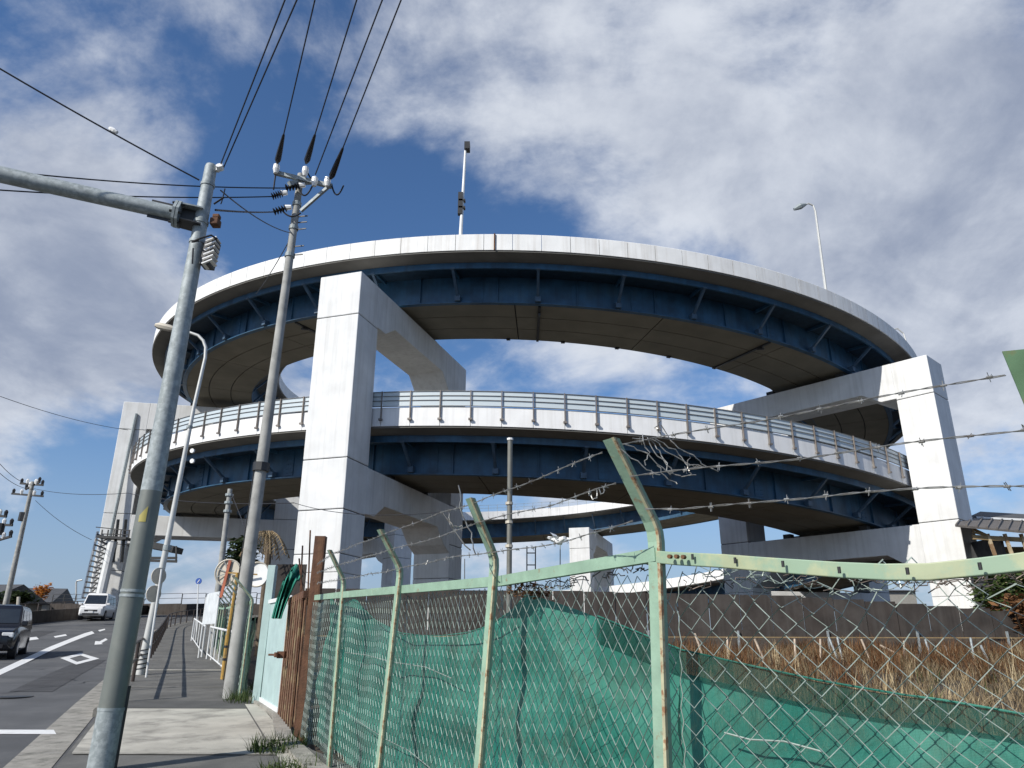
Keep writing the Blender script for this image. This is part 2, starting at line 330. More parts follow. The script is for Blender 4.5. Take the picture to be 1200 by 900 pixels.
class MB:
    def __init__(s): s.v = []; s.f = []

    def add(s, vs, fs):
        b = len(s.v); s.v += [tuple(x) for x in vs]; s.f += [tuple(i + b for i in f) for f in fs]; return s

    def box(s, c, size, rz=0., R=None):
        c = Vector(c); hx, hy, hz = size[0] / 2, size[1] / 2, size[2] / 2
        R = R or Matrix.Rotation(rz, 3, 'Z')
        vs = [c + R @ Vector((x * hx, y * hy, z * hz)) for z in (-1, 1) for y in (-1, 1) for x in (-1, 1)]
        return s.add(vs, [(0, 2, 3, 1), (4, 5, 7, 6), (0, 1, 5, 4), (2, 6, 7, 3), (0, 4, 6, 2), (1, 3, 7, 5)])

    def bar(s, p, q, w, h=None, up=(0, 0, 1)):
        p, q = Vector(p), Vector(q); h = h or w; d = (q - p).normalized(); u = Vector(up)
        if abs(d.dot(u)) > .98: u = Vector((0, 1, 0))
        r = d.cross(u).normalized(); u = r.cross(d)
        vs = [e + r * a * w / 2 + u * b * h / 2 for e in (p, q) for a, b in ((-1, -1), (1, -1), (1, 1), (-1, 1))]
        return s.add(vs, [(0, 1, 2, 3), (7, 6, 5, 4), (0, 4, 5, 1), (1, 5, 6, 2), (2, 6, 7, 3), (3, 7, 4, 0)])

    def tube(s, pts, r, n=6, caps=True):
        pts = [Vector(p) for p in pts]; rs = r if isinstance(r, (list, tuple)) else [r] * len(pts)
        b = len(s.v); prev = None
        for i, p in enumerate(pts):
            t = (pts[min(i + 1, len(pts) - 1)] - pts[max(i - 1, 0)]).normalized()
            if prev is None:
                a = Vector((0, 0, 1)) if abs(t.z) < .9 else Vector((1, 0, 0)); u = t.cross(a).normalized()
            else:
                u = (prev - t * prev.dot(t)).normalized()
            prev = u; w = t.cross(u)
            for k in range(n):
                an = 2 * pi * k / n; s.v.append(tuple(p + (u * cos(an) + w * sin(an)) * rs[i]))
        for i in range(len(pts) - 1):
            for k in range(n):
                k2 = (k + 1) % n; s.f.append((b + i * n + k, b + i * n + k2, b + (i + 1) * n + k2, b + (i + 1) * n + k))
        if caps: s.f.append(tuple(b + k for k in reversed(range(n)))); s.f.append(tuple(b + (len(pts) - 1) * n + k for k in range(n)))
        return s

    def sweep(s, prof, frames, closed=True, caps=True):
        """prof: list of 2D pts; frames: function list i -> point for each prof pt"""
        n = len(prof); b = len(s.v)
        for fr in frames:
            for p in prof: s.v.append(tuple(fr(p)))
        for i in range(len(frames) - 1):
            for k in range(n if closed else n - 1):
                k2 = (k + 1) % n; s.f.append((b + i * n + k, b + i * n + k2, b + (i + 1) * n + k2, b + (i + 1) * n + k))
        if closed and caps: s.f.append(tuple(b + k for k in range(n))); s.f.append(tuple(b + (len(frames) - 1) * n + k for k in reversed(range(n))))
        return s

    def mesh(s, name, org=None, smooth=False):
        me = bpy.data.meshes.new(name)
        vs = s.v if org is None else [(x - org[0], y - org[1], z - org[2]) for x, y, z in s.v]
        me.from_pydata(vs, [], s.f)
        bm = bmesh.new(); bm.from_mesh(me); bmesh.ops.recalc_face_normals(bm, faces=bm.faces); bm.to_mesh(me); bm.free()
        if smooth:
            me.polygons.foreach_set('use_smooth', [True] * len(me.polygons))
            try: me.set_sharp_from_angle(angle=radians(40))
            except Exception: pass
        return me

    def build(s, name, m, parent=None, smooth=False, bevel=0, **kw):
        org = ORG[parent.name] if parent is not None else None
        me = s.mesh(name, org, smooth); me.materials.append(m)
        o = bpy.data.objects.new(name, me); COL.objects.link(o)
        if parent is not None: o.parent = parent; ORG[o.name] = org
        if bevel:
            md = o.modifiers.new('b', 'BEVEL'); md.width = bevel; md.segments = 2; md.limit_method = 'ANGLE'
        return tag(o, **kw) if kw else o


def inst(name, me, parent, loc=(0, 0, 0), rz=0.):
    o = bpy.data.objects.new(name, me); COL.objects.link(o); o.parent = parent; o.location = loc; o.rotation_euler = (0, 0, rz); return o


def curve_pts(p, q, sag, n=14):
    p, q = Vector(p), Vector(q)
    return [p.lerp(q, i / n) - Vector((0, 0, sag * 4 * (i / n) * (1 - i / n))) for i in range(n + 1)]

#@@PART1
# ------------------------------------------------------------------ ground, road, pavement
tb = MB(); xs = [-3000, -800, -300, -150, -100] + [-80 + i * 1.0 for i in range(0, 131)] + [60, 90, 150, 400, 1200, 3000]
ys = [-60, -20] + [-6 + i * .8 for i in range(0, 70)] + [50 + 2.5 * i for i in range(1, 25)] + [130, 180, 300, 800, 2500, 5000]
for y in ys:
    for x in xs: tb.v.append((x, y, terr(x, y) - .02 + (0.0 if x < fx(y) + .5 else .05 * sin(x * 1.7 + y) * cos(y * 1.3))))
nx = len(xs)
for j in range(len(ys) - 1):
    for i in range(nx - 1): tb.f.append((j * nx + i, j * nx + i + 1, (j + 1) * nx + i + 1, (j + 1) * nx + i))
tb.build('ground', M['soil'], smooth=True, kind='structure')


def strip(name, m, fl, fr, y0, y1, dz, step=1.0, cross=6, kind='structure', zfun=None):
    b = MB(); n = max(2, int((y1 - y0) / step)); zf = zfun or (lambda x, y: g(y))
    for j in range(n + 1):
        y = y0 + (y1 - y0) * j / n
        for i in range(cross + 1):
            x = fl(y) + (fr(y) - fl(y)) * i / cross; b.v.append((x, y, zf(x, y) + dz))
    for j in range(n):
        for i in range(cross): a = j * (cross + 1) + i; b.f.append((a, a + 1, a + cross + 2, a + cross + 1))
    return b.build(name, m, kind=kind)


kx = lambda y: sx(y) - SWH                       # kerb line
RD = 0.12                                         # road lies this far below the pavement
strip('road', M['asphalt'], lambda y: kx(y) - 10.6, lambda y: kx(y) + .05, -14, 92, -RD, 1.0, 8)
strip('gutter', M['kerb'], lambda y: kx(y) - .62, lambda y: kx(y) - .12, -14, 80, -RD + .006, 1.0, 2)
b = MB()                                          # body of the pavement
strip('sidewalk', M['walk'], lambda y: kx(y) + .0, lambda y: fx(y) + .3 if y > 8 else sx(y) + SWH + .6, -14, 80, 0, 1.0, 4)
# concrete apron in front of the driveway, and the bed along the fence
strip('sidewalk_concrete_apron', M['conc'], lambda y: kx(y) + .05, lambda y: sx(y) + SWH - .12, 8.75, 12.35, .006, .3, 4)
strip('sidewalk_edge_strip', M['conc'], lambda y: sx(y) + SWH - .10, lambda y: sx(y) + SWH + .14, 4.5, 12.9, .008, .3, 2)
strip('sidewalk_joint', M['kerb'], lambda y: kx(y) + .06, lambda y: sx(y) + SWH - .1, 8.66, 8.75, .010, .04, 2)
strip('sidewalk_joint', M['conc'], lambda y: kx(y) + .06, lambda y: sx(y) + SWH - .1, 20.1, 20.4, .006, .04, 2)
for yj in (15.6, 18.1, 24.5, 29.0, 35.0): strip('sidewalk_joint', M['kerb'], lambda y: kx(y) + .06, lambda y: sx(y) + SWH - .1, yj, yj + .05, .006, .04, 2)
def crack(x0, y0, ang, n, seed, dz, w=.012):
    r_ = random.Random(seed); pts_ = [(x0, y0)]
    for _ in range(n): ang += r_.uniform(-.45, .45); pts_.append((pts_[-1][0] + cos(ang) * .28, pts_[-1][1] + sin(ang) * .28))
    b = MB()
    for i, (x, y) in enumerate(pts_):
        a_ = atan2(pts_[min(i + 1, n)][1] - pts_[max(i - 1, 0)][1], pts_[min(i + 1, n)][0] - pts_[max(i - 1, 0)][0]); ww = w * r_.uniform(.3, 1.2)
        b.v += [(x - sin(a_) * ww, y + cos(a_) * ww, g(y) + dz), (x + sin(a_) * ww, y - cos(a_) * ww, g(y) + dz)]
    for i in range(n): b.f.append((2 * i, 2 * i + 1, 2 * i + 3, 2 * i + 2))
    return b.build('surface_crack', M['black'], kind='structure')
for k, (x0, y0, an, n) in enumerate(((-7.2, 11, 2.2, 26), (-9.5, 13, 1.7, 30), (-6.9, 9.2, 1.9, 22), (-13, 22, 2.0, 34), (-11.5, 19, .6, 18), (-16, 24, 1.2, 26))): crack(x0, y0, an, n, k, -RD + .012, .014)
for k, (x0, y0, an, n) in enumerate(((-4.6, 9.2, 2.4, 8), (-5.2, 14.2, .3, 7), (-7.6, 18.6, .2, 7), (-3.2, 8.2, 2.9, 7))): crack(x0, y0, an, n, 20 + k, .014, .006)
# tar repair bands and an access cover in the road
strip('road_repair_band', M['black_tar'], lambda y: kx(y) - 2.2, lambda y: kx(y) - 1.35, 16, 27, -RD + .006, .8, 2)
strip('road_repair_band', M['black_tar'], lambda y: kx(y) - 7.4, lambda y: kx(y) - 6.2, 24, 46, -RD + .006, .8, 2)
b = MB(); q = Vector((kx(15) - 1.9, 15, g(15) - RD)); b.tube([q, q + Vector((0, 0, .014))], .32, 24); mh = b.build('manhole_cover', M['dark_metal'], kind='structure')
# asphalt seams: darker patch beyond the apron
strip('sidewalk_patch', mat('fresh_asphalt', (.085, .084, .08), .93, bump=.5, bscale=110), lambda y: kx(y) + .1, lambda y: sx(y) + SWH - .1, 12.4, 13.3, .005, .3, 2)
# kerb stones, one by one
kerb = thing('kerb', (kx(12), 12, g(12)), 'grey concrete kerb of single stones along the asphalt road edge', 'kerb')
y = 12.4; dirv = Vector((-.42, 1, 0)).normalized(); kme = None
while y < 62:
    L0 = .60; y1 = y + L0 * .922
    b = MB(); c0 = Vector((kx(y) - .06, y, 0)); c1 = Vector((kx(y1) - .06, y1, 0)); dd = (c1 - c0).normalized(); nn = Vector((dd.y, -dd.x, 0)); hj = random.uniform(-.006, .006)
    fr = [lambda p, c=c, zz=zz_: Vector((c.x + nn.x * p[0], c.y + nn.y * p[0], zz + p[1])) for c, zz_ in ((c0 + dd * .008, g(y)), (c1 - dd * .008, g(y1)))]
    b.sweep([(-.075, -RD - .05), (.075, -.05), (.075, .012 + hj), (-.05, .012 + hj), (-.075, -.02)], fr)
    b.build('kerb_stone', M['kerb'], kerb); y = y1

# flat painted markings on the road
def decal(name, pts, label=None, cat='road marking', dz=-RD + .008, sub=6, m=None, as_struct=True):
    """polygon strip given as list of (left,right) ground pixel pairs"""
    b = MB()
    for (a, c) in pts:
        for p in (a, c):
            q = ground(*p); b.v.append((q.x, q.y, g(q.y) + dz))
    for i in range(len(pts) - 1): k = 2 * i; b.f.append((k, k + 1, k + 3, k + 2))
    return b.build(name, m or M['paint'], kind='structure')


def fixed_line(name, y0, y1, off, w, n=12):
    return strip(name, M['paint'], lambda y: kx(y) - off - w / 2, lambda y: kx(y) - off + w / 2, y0, y1, -RD + .008, max(.2, (y1 - y0) / n), 1)


decal('lane_line', [((-60, 806), (-60, 813)), ((0, 782), (0, 788)), ((30, 769), (32, 774)), ((60, 756), (62, 760)), ((85, 746.5), (87, 750)), ((100, 741), (103, 744)), ((109, 738.5), (112, 741))])
decal('lane_dash', [((-10, 754), (-8, 758)), ((20, 747.5), (23, 751)), ((45, 743), (48, 746))][:2] + [((44, 745), (47, 747.6))])
decal('stop_line', [((-80, 846), (-80, 851)), ((0, 846), (0, 851)), ((66, 846), (69, 851))])
decal('lane_dash', [((64, 744.5), (66, 746)), ((78, 742), (80, 743.6))])
# diamond outline, near-lane arrow
di = [(72, 768.5), (96, 763), (118, 769), (91, 775.5)]; dn = [(83, 768.8), (96, 765.6), (107, 769.2), (92, 772.6)]
b = MB()
for p in di + dn: q = ground(*p); b.v.append((q.x, q.y, g(q.y) - RD + .008))
for i in range(4): b.f.append((i, (i + 1) % 4, 4 + (i + 1) % 4, 4 + i))
b.build('diamond_marking', M['paint'], kind='structure')
b = MB()
for p in [(112, 753.8), (113, 749.6), (118, 750), (125, 746.5), (127.5, 748), (120, 752), (122, 753)]: q = ground(*p); b.v.append((q.x, q.y, g(q.y) - RD + .008))
b.f.append(tuple(range(7))); b.build('arrow_marking', M['paint'], kind='structure')
b = MB()
for p in [(116, 737.5), (124, 735.8), (124.5, 737), (118, 739)]: q = ground(*p); b.v.append((q.x, q.y, g(q.y) - RD + .008))
b.f.append((0, 1, 2, 3)); b.build('arrow_marking', M['paint'], kind='structure')

#@@PART2
# ------------------------------------------------------------------ spiral bridge
CX, CY, R0, Z0, K = 1.91, 74.5, 36.0, 24.56, -1.7088
DEG = pi / 180


def hz(ph): return Z0 + K * ph


def hseg(prof, dphi, n=4):
    b = MB(); fr = []
    for i in range(n + 1):
        a = dphi * i / n
        fr.append(lambda p, a=a: Vector((p[0] * sin(a), -p[0] * cos(a), p[1] + K * a)))
    return b.sweep(prof, fr)


deck = thing('spiral_bridge_deck', (CX, CY, Z0), 'huge white spiral road bridge deck looping round on stacked levels with blue girders', 'bridge')
PH0, PH1 = -165 * DEG, 604 * DEG


def place(name, me, ph, parent=deck): return inst(name, me, parent, (0, 0, K * ph), ph)


def mk(prof, dphi, m, name, n=4):
    me = hseg(prof, dphi, n).mesh(name, smooth=False); me.materials.append(m); return me


DP = 2.7 * DEG; DS = 8.1 * DEG
GAP = .03 / 36
pm_u = mk([(36, -1.07), (36, -.04), (35.96, 0), (35.74, 0), (35.7, -.04), (35.7, -1.07)], DP - GAP, M['parapet'], 'parapet_block')
pm_m = pm_u.copy(); pm_m.materials.clear(); pm_m.materials.append(M['parapet_m'])
pm_i = mk([(25.2, -1.07), (25.5, -1.07), (25.5, 0), (25.2, 0)], DP - GAP, M['parapet_m'], 'inner_parapet_block')
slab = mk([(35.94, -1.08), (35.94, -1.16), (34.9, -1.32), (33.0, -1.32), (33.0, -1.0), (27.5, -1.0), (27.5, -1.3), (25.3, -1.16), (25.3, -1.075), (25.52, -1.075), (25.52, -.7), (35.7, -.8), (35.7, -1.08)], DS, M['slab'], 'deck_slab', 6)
M['blue_shade'] = mat('shadow_blue_deck_plate', (.012, .036, .065), .6, var=.3)  # steel deck blue, darkened so the colour carries the shade of the recess
cplate = mk([(34.85, -1.325), (33.0, -1.325), (33.0, -1.36), (34.85, -1.36)], DS, M['blue_shade'], 'cantilever_plate', 6)
string_ = mk([(34.95, -1.33), (34.95, -1.70), (34.82, -1.70), (34.82, -1.33)], DS, M['blue'], 'edge_girder', 6)
web = mk([(33.1, -1.33), (33.1, -3.14), (33.02, -3.14), (33.02, -1.33)], DS, M['blue'], 'outer_web', 6)
flange = mk([(33.28, -3.10), (33.28, -3.17), (32.95, -3.17), (32.95, -3.10)], DS, M['blue'], 'bottom_flange', 6)
iweb = mk([(27.42, -1.31), (27.42, -3.12), (27.5, -3.12), (27.5, -1.31)], DS, M['blue'], 'inner_web', 6)
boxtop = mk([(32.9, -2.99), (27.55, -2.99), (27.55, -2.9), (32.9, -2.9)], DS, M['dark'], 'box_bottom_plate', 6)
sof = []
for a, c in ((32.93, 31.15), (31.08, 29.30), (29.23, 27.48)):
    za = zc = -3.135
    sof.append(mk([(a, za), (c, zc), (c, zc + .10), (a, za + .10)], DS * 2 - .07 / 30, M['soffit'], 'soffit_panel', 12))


def strut_me():
    b = MB(); b.bar((0, -33.14, -2.95), (0, -34.9, -1.62), .16, .16); b.box((0, -33.3, -2.92), (.34, .36, .34)); b.box((0, -34.85, -1.68), (.26, .24, .10))
    me = b.mesh('strut'); me.materials.append(M['strut']); return me


M['strut'] = mat('pale_blue_strut', (.05, .095, .15), .5, var=.2)
strut = strut_me()
b = MB(); b.bar((0, -27.4, -2.9), (0, -25.9, -1.3), .14, .14); istrut = b.mesh('inner_strut'); istrut.materials.append(M['strut'])
b = MB(); b.box((0, -33.125, -2.25), (.62, .03, 1.5)); [b.box((sx_, -33.15, zz_), (.04, .03, .04)) for sx_ in (-.22, -.1, .1, .22) for zz_ in (-1.7, -2.0, -2.3, -2.6, -2.85)]; splice = b.mesh('splice_plate'); splice.materials.append(M['blue'])
b = MB(); b.box((0, -33.16, -2.2), (.05, .12, 1.8)); stiff = b.mesh('web_stiffener'); stiff.materials.append(M['blue'])
b = MB(); b.bar((0, -32.9, -1.42), (0, -34.86, -1.42), .12, .26); xb = b.mesh('cantilever_bracket'); xb.materials.append(M['blue'])
nP = int((PH1 - PH0) / DP)
for i in range(nP):
    ph = PH0 + i * DP
    place('parapet_block', pm_m if ph > 200 * DEG else pm_u, ph)
    if ph > 60 * DEG or i % 1 == 0: place('inner_parapet_block', pm_i, ph)
nS = int((PH1 - PH0) / DS)
for i in range(nS + 1):
    ph = PH0 + i * DS
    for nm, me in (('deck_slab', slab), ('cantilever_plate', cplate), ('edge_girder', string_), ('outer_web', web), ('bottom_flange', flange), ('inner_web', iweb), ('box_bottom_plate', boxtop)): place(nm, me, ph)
    if i % 2 == 0:
        for me in sof: place('soffit_panel', me, ph)
ph = PH0 + 4 * DEG
k0 = math.ceil((PH0 / DEG + .6) / 8.47)
for k in range(k0, k0 + int((PH1 - PH0) / DEG / 8.47)):
    ph = (-.6 + 8.47 * k) * DEG
    place('strut', strut, ph); place('inner_strut', istrut, ph); place('cantilever_bracket', xb, ph); place('web_stiffener', stiff, ph + 4.2 * DEG); place('splice_plate', splice, ph + 2.1 * DEG) if k % 2 else None
M['raild'] = mat('dark_panel_rail', (.16, .16, .155), .5, .2)
# noise panels and posts on the middle level
PN = 0.92
panel = mk([(36.03, .03), (36.03, PN - .02), (36.01, PN - .02), (36.01, .03)], DP - .09 / 36, M['clear'], 'noise_panel', 3)
b = MB(); b.box((0, -36.08, .08), (.055, .11, 1.68)); b.box((0, -36.12, -.72), (.2, .14, .10))
post = b.mesh('panel_post'); post.materials.append(mat('brown_grey_post', (.19, .165, .145), .5, .1, var=.2))
rails = [mk([(36.08, h), (36.08, h + .028), (36.045, h + .028), (36.045, h)], DP, M['raild'], 'panel_rail', 3) for h in (.03, .36, .62, .88)]
i0 = int((243 * DEG - PH0) / DP)
for i in range(i0, i0 + 92):
    ph = PH0 + i * DP
    place('noise_panel', panel, ph + .045 / 36); place('panel_post', post, ph)
    for r_ in rails: place('panel_rail', r_, ph)
# light mesh fence on the inner kerb of the far side
b = MB(); b.box((0, -25.35, .45), (.05, .05, .9)); ipost = b.mesh('inner_fence_post'); ipost.materials.append(M['galv'])
irails = [mk([(25.37, h), (25.37, h + .03), (25.33, h + .03), (25.33, h)], DP, M['galv'], 'inner_fence_rail', 2) for h in (.45, .85)]
for i in range(int((135 * DEG - PH0) / DP), int((222 * DEG - PH0) / DP)):
    ph = PH0 + i * DP; place('inner_fence_post', ipost, ph)
    for r_ in irails: place('inner_fence_rail', r_, ph)
# drain heads under the inner edge of the upper deck
b = MB(); b.box((0, -27.6, -3.19), (.26, .22, .10)); dr = b.mesh('drain_outlet'); dr.materials.append(M['dark_metal'])
for a in (-4.5, 3.2, 11, 19, 27): place('drain_outlet', dr, a * DEG)
# drain pipe crossing the soffit and light fitting
b = MB(); b.box((0, -30.2, -3.19), (.16, 5.4, .10)); b.tube([(0.0, -32.3, -3.40), (0, -31.8, -3.24)], .09)
dp = b.mesh('soffit_pipe'); dp.materials.append(M['dark_metal'])
for a in (-.4, 27.0, -30): place('soffit_pipe', dp, a * DEG)
# downpipe down the parapet under the tall lamp
b = MB(); b.tube([(0, -36.06, -.02), (0, -36.06, -1.1)], .05); me = b.mesh('downpipe'); me.materials.append(M['rust']); place('downpipe', me, -4.7 * DEG)

# ---- portal piers
LAB = {-17.5: 'bright white square bridge pier standing nearest, left of centre behind the green fence',
       42.5: 'tall white bridge pier at the right end of the loops, next to the shed',
       -77.5: 'far left white bridge pier with scaffold ladder behind the traffic pole',
       102.5: 'bridge pier standing behind the right-hand loops, mostly hidden',
       162.5: 'small white bridge pier at the back under the far deck',
       222.5: 'grey shaded bridge pier at the back left, seen beside the nearest pier'}


def pier(phd, tops, wid=2.6, zb=1.0, topadj=0):
    ph = phd * DEG; c = Vector((CX, CY, 0)); er = Vector((sin(ph), -cos(ph), 0)); et = Vector((cos(ph), sin(ph), 0))
    ro, ri, dpt = 38.5, 22.0, 2.3
    root = thing('bridge_pier', c + er * 30.0 + Vector((0, 0, zb)), LAB[phd], 'bridge pier', 'portal piers carrying the spiral bridge')
    P = lambda r, t, z: c + er * r + et * t + Vector((0, 0, z))

    def pr(poly, t0, t1, nm, m, bev=.04):
        b = MB(); n = len(poly)
        for t in (t0, t1):
            for r, z in poly: b.v.append(tuple(P(r, t, z)))
        b.f.append(tuple(range(n))); b.f.append(tuple(n + i for i in reversed(range(n))))
        for i in range(n): b.f.append((i, (i + 1) % n, n + (i + 1) % n, n + i))
        return b.build(nm, m, root, bevel=bev)
    h = wid / 2
    tops = sorted(tops, reverse=True); zt = tops[0]
    # outer column in lifts, joints recessed
    for (ra, rb, nm) in ((ro, ro - dpt, 'outer_column'), (ri + dpt, ri, 'inner_column')):
        cuts = [zt]
        for tz in tops:
            if tz < zt: cuts.append(tz + .05)
            cuts.append(tz - 2.6)
        cuts = [q for q in cuts if q > zb + .5]
        if cuts[-1] > zb + 6: cuts.append(cuts[-1] - 2.2)
        if phd in (-17.5, 42.5):
            while cuts[-1] > zb + 1.4: cuts.append(cuts[-1] - .9)
        cuts.append(zb)
        for a, bz in zip(cuts, cuts[1:]):
            gq = .02 if a - bz > 1.2 else .008
            pr([(ra, bz + gq), (ra, a - gq), (rb, a - gq), (rb, bz + gq)], -h, h, nm + '_lift', M['white_conc'] if bz > zb + .1 or True else None)
        pr([(ra - .05, zb), (ra - .05, zt - .1), (rb + .05, zt - .1), (rb + .05, zb)], -h + .05, h - .05, nm + '_core', M['dark'], 0)
    for tz in tops:
        a, bq = ro - dpt, ri + dpt; d0 = 2.5; d1 = 1.75
        pr([(a + .01, tz - .012), (a + .01, tz - d0), (a - 1.0, tz - d0), (a - 2.2, tz - d1), (bq + 2.2, tz - d1), (bq + 1.0, tz - d0 - .25), (bq, tz - d0 - .7), (bq, tz - .012)], -h + .003, h - .003, 'crossbeam', M['white_conc'])
        for rr in (32.6, 27.2): b = MB(); [b.box(P(rr, s_ * .7, tz + .16), (.55, .55, .34), ph) for s_ in (-1, 1)]; b.build('bearing', M['dark_metal'], root)
    return root


def topz(phd): return hz(phd * DEG) - 3.14 - .36


TOPS = {-17.5: [topz(-17.5), topz(342.5)], 42.5: [topz(42.5), topz(402.5)], -77.5: [topz(-77.5) - .5, topz(282.5)],
        102.5: [topz(102.5), topz(462.5)], 162.5: [topz(162.5), topz(522.5)], 222.5: [topz(-137.5), topz(222.5), topz(582.5)]}
piers = {k: pier(k, v) for k, v in TOPS.items()}
for k, o in piers.items():                       # vertical drain pipes on piers
    pass

#@@PART3
# ------------------------------------------------------------------ generic builders


def crossz(px, py, Y): return at(px, py, Y)


def disc_stack(b, p, q, r0, n=5):
    p, q = Vector(p), Vector(q)
    for i in range(n):
        c = p.lerp(q, (i + .5) / n); d = (q - p) / n
        b.tube([c - d * .32, c - d * .05, c + d * .3], [r0, r0 * .85, r0 * .35], 8)
    b.tube([p, q], r0 * .3, 6)


def clump(b, c, rad, n, size, flat=.8, seed=1, up=.4):
    rr = random.Random(seed)
    for _ in range(n):
        while True:
            v = Vector((rr.uniform(-1, 1), rr.uniform(-1, 1), rr.uniform(-1, 1)))
            if .15 < v.length < 1: break
        p = Vector(c) + Vector((v.x * rad[0], v.y * rad[1], v.z * rad[2]))
        a = rr.uniform(0, 2 * pi); s = size * rr.uniform(.6, 1.4)
        u = Vector((cos(a), sin(a), rr.uniform(-.6, .6))).normalized(); w = u.cross(Vector((rr.uniform(-1, 1), rr.uniform(-1, 1), 1))).normalized()
        b.add([p - u * s, p + w * s * .45, p + u * s, p - w * s * .45], [(0, 1, 2, 3)])


def blade(b, x, y, z, h, w, lean, a):
    dx, dy = cos(a), sin(a); px_, py_ = -dy * w, dx * w
    b.add([(x - px_, y - py_, z), (x + px_, y + py_, z), (x + dx * lean * .4 + px_ * .6, y + dy * lean * .4 + py_ * .6, z + h * .6), (x + dx * lean * .4 - px_ * .6, y + dy * lean * .4 - py_ * .6, z + h * .6), (x + dx * lean, y + dy * lean, z + h)],
          [(0, 1, 2, 3), (3, 2, 4)])

# ------------------------------------------------------------------ galvanised traffic pole with arm
B = at(118, 905, 7.85); B.z = g(B.y) - RD; T = at(247, 195, 7.85)
pol = thing('traffic_pole', B, 'thick galvanised traffic pole with horizontal arm nearest the camera at the kerb', 'pole')


def onp(t): return B.lerp(T, t)


tz = lambda py: (at(118 + (905 - py) * .1817, py, 7.85).z - B.z) / (T.z - B.z)
t1, t2, t3 = tz(832), tz(697), tz(577)
rad = lambda t: .119 - .020 * t - .028 * t * t
b = MB(); b.tube([onp(0), onp(t1)], [rad(0) + .002, rad(t1) + .002], 24); b.build('pole_foot', M['galv'], pol, smooth=True)
b = MB(); b.tube([onp(t1), onp(t2)], [rad(t1), rad(t2)], 24); b.build('painted_section', mat('grey_pole_paint', (.155, .17, .155), .5, .1, var=.08, scale=5, col2=(.2, .21, .19), c2scale=6), pol, smooth=True)
b = MB(); b.tube([onp(t2), onp(t3)], [rad(t2), rad(t3)], 24); b.build('painted_section', bpy.data.materials['grey_pole_paint'], pol, smooth=True)
b = MB(); tt = [t3 + (.995 - t3) * i / 6 for i in range(7)] + [1]; b.tube([onp(t) for t in tt], [rad(t) for t in tt[:-1]] + [rad(1) * .9], 24); b.build('pole_shaft', M['galv'], pol, smooth=True)
for t in (t1, t2 - .003, t2 + .004): b = MB(); b.tube([onp(t - .002), onp(t + .002)], rad(t) + .006, 24); b.build('band', M['galv'], pol, smooth=True)
b = MB(); b.tube([onp(0) + Vector((.118, .04, 0)), onp(t1 + .03) + Vector((.115, .04, 0))], .018, 8); b.build('cable_conduit', M['dark_metal'], pol)
b = MB(); b.tube([onp(t3 - .32) + Vector((-.112, .02, 0)), onp(t3 - .005) + Vector((-.112, .02, 0))], .016, 8); b.build('cable_conduit', M['galv'], pol)
# sticker: curved patch
c = onp(tz(606)); b = MB(); n = 6; rr = rad(tz(606)) + .003
ax = (T - B).normalized()
for i in range(n + 1):
    an = -pi / 2 + .10 + (i - n / 2) * .11
    o_ = Vector((cos(an), sin(an), 0)); top = .02 + .10 * (i / n); b.v += [tuple(c + o_ * rr - ax * .075), tuple(c + o_ * rr + ax * (top - .03))]
for i in range(n): b.f.append((2 * i, 2 * i + 2, 2 * i + 3, 2 * i + 1))
b.build('sticker', M['sticker'], pol)
A0 = at(236, 259, 7.85); A1 = at(206, 252, 7.75); A2 = at(0, 206, 7.25); A3 = A1 + (A2 - A1) * 1.7
b = MB(); b.tube([A1, A1.lerp(A3, .5), A3], [.085, .095, .10], 18); b.build('mast_arm', M['galv'], pol, smooth=True)
fd = (A3 - A1).normalized()
b = MB(); b.tube([A1 - fd * .012, A1 + fd * .018], .17, 8); b.build('flange', M['galv'], pol)
b = MB(); b.tube([A1 - fd * .05, A1 - fd * .02], .17, 8); b.build('flange', M['galv'], pol)
b = MB()
for k in range(6):
    an = k * pi / 3 + .3; s = fd.cross(Vector((0, 0, 1))).normalized(); w = s.cross(fd); p = A1 + (s * cos(an) + w * sin(an)) * .135
    b.tube([p - fd * .085, p + fd * .05], .016, 6)
b.build('bolt', M['dark_metal'], pol)
for s_ in (-1, 1):
    b = MB(); w = Vector((0, 0, 1)) * .10 * s_
    b.bar(A1 - fd * .05 + w, A0 + w * 1.1, .24, .018); b.build('bracket_plate', M['dark_metal'] if s_ < 0 else M['galv'], pol)
b = MB(); b.bar(A1 - fd * .05, A0, .03, .20); b.bar(A1 + fd * .02, A1 + fd * .30, .012, .24); b.build('bracket_web', M['dark_metal'], pol)
for (t, nm) in ((tz(262), 'clamp_band'), (tz(285), 'clamp_band'), (tz(218), 'clamp_band')):
    b = MB(); b.tube([onp(t) - ax * .02, onp(t) + ax * .02], rad(t) + .010, 20); b.build(nm, M['galv'], pol, smooth=True)
p = at(252, 262, 7.9); b = MB(); b.box(p, (.10, .12, .09)); b.box(p + Vector((.01, -.01, .075)), (.08, .08, .05)); b.build('junction_box', M['rust'], pol, bevel=.01)
p = at(246, 299, 7.85); b = MB(); b.box(p, (.12, .16, .34), R=Matrix.Rotation(.1, 3, 'Y')); b.build('control_box', M['dark_metal'], pol)
for k in range(6):
    b = MB(); b.box(p + Vector((.03 - k * .002, -.03, .15 - k * .06)), (.13, .16, .016), R=Matrix.Rotation(-.45, 3, 'Y')); b.build('louvre', M['porcelain'], pol)
b = MB(); p = at(232, 283, 7.75); b.tube([p, p + Vector((-.05, -.04, -.04)), p + Vector((.06, -.10, -.03)), p + Vector((.16, -.04, .05)), p + Vector((.22, 0, .02))], .012, 6)
q = at(226, 292, 7.7); b.tube([q, q + Vector((.02, 0, -.2))], .01, 5); b.build('cable_loop', M['black'], pol)
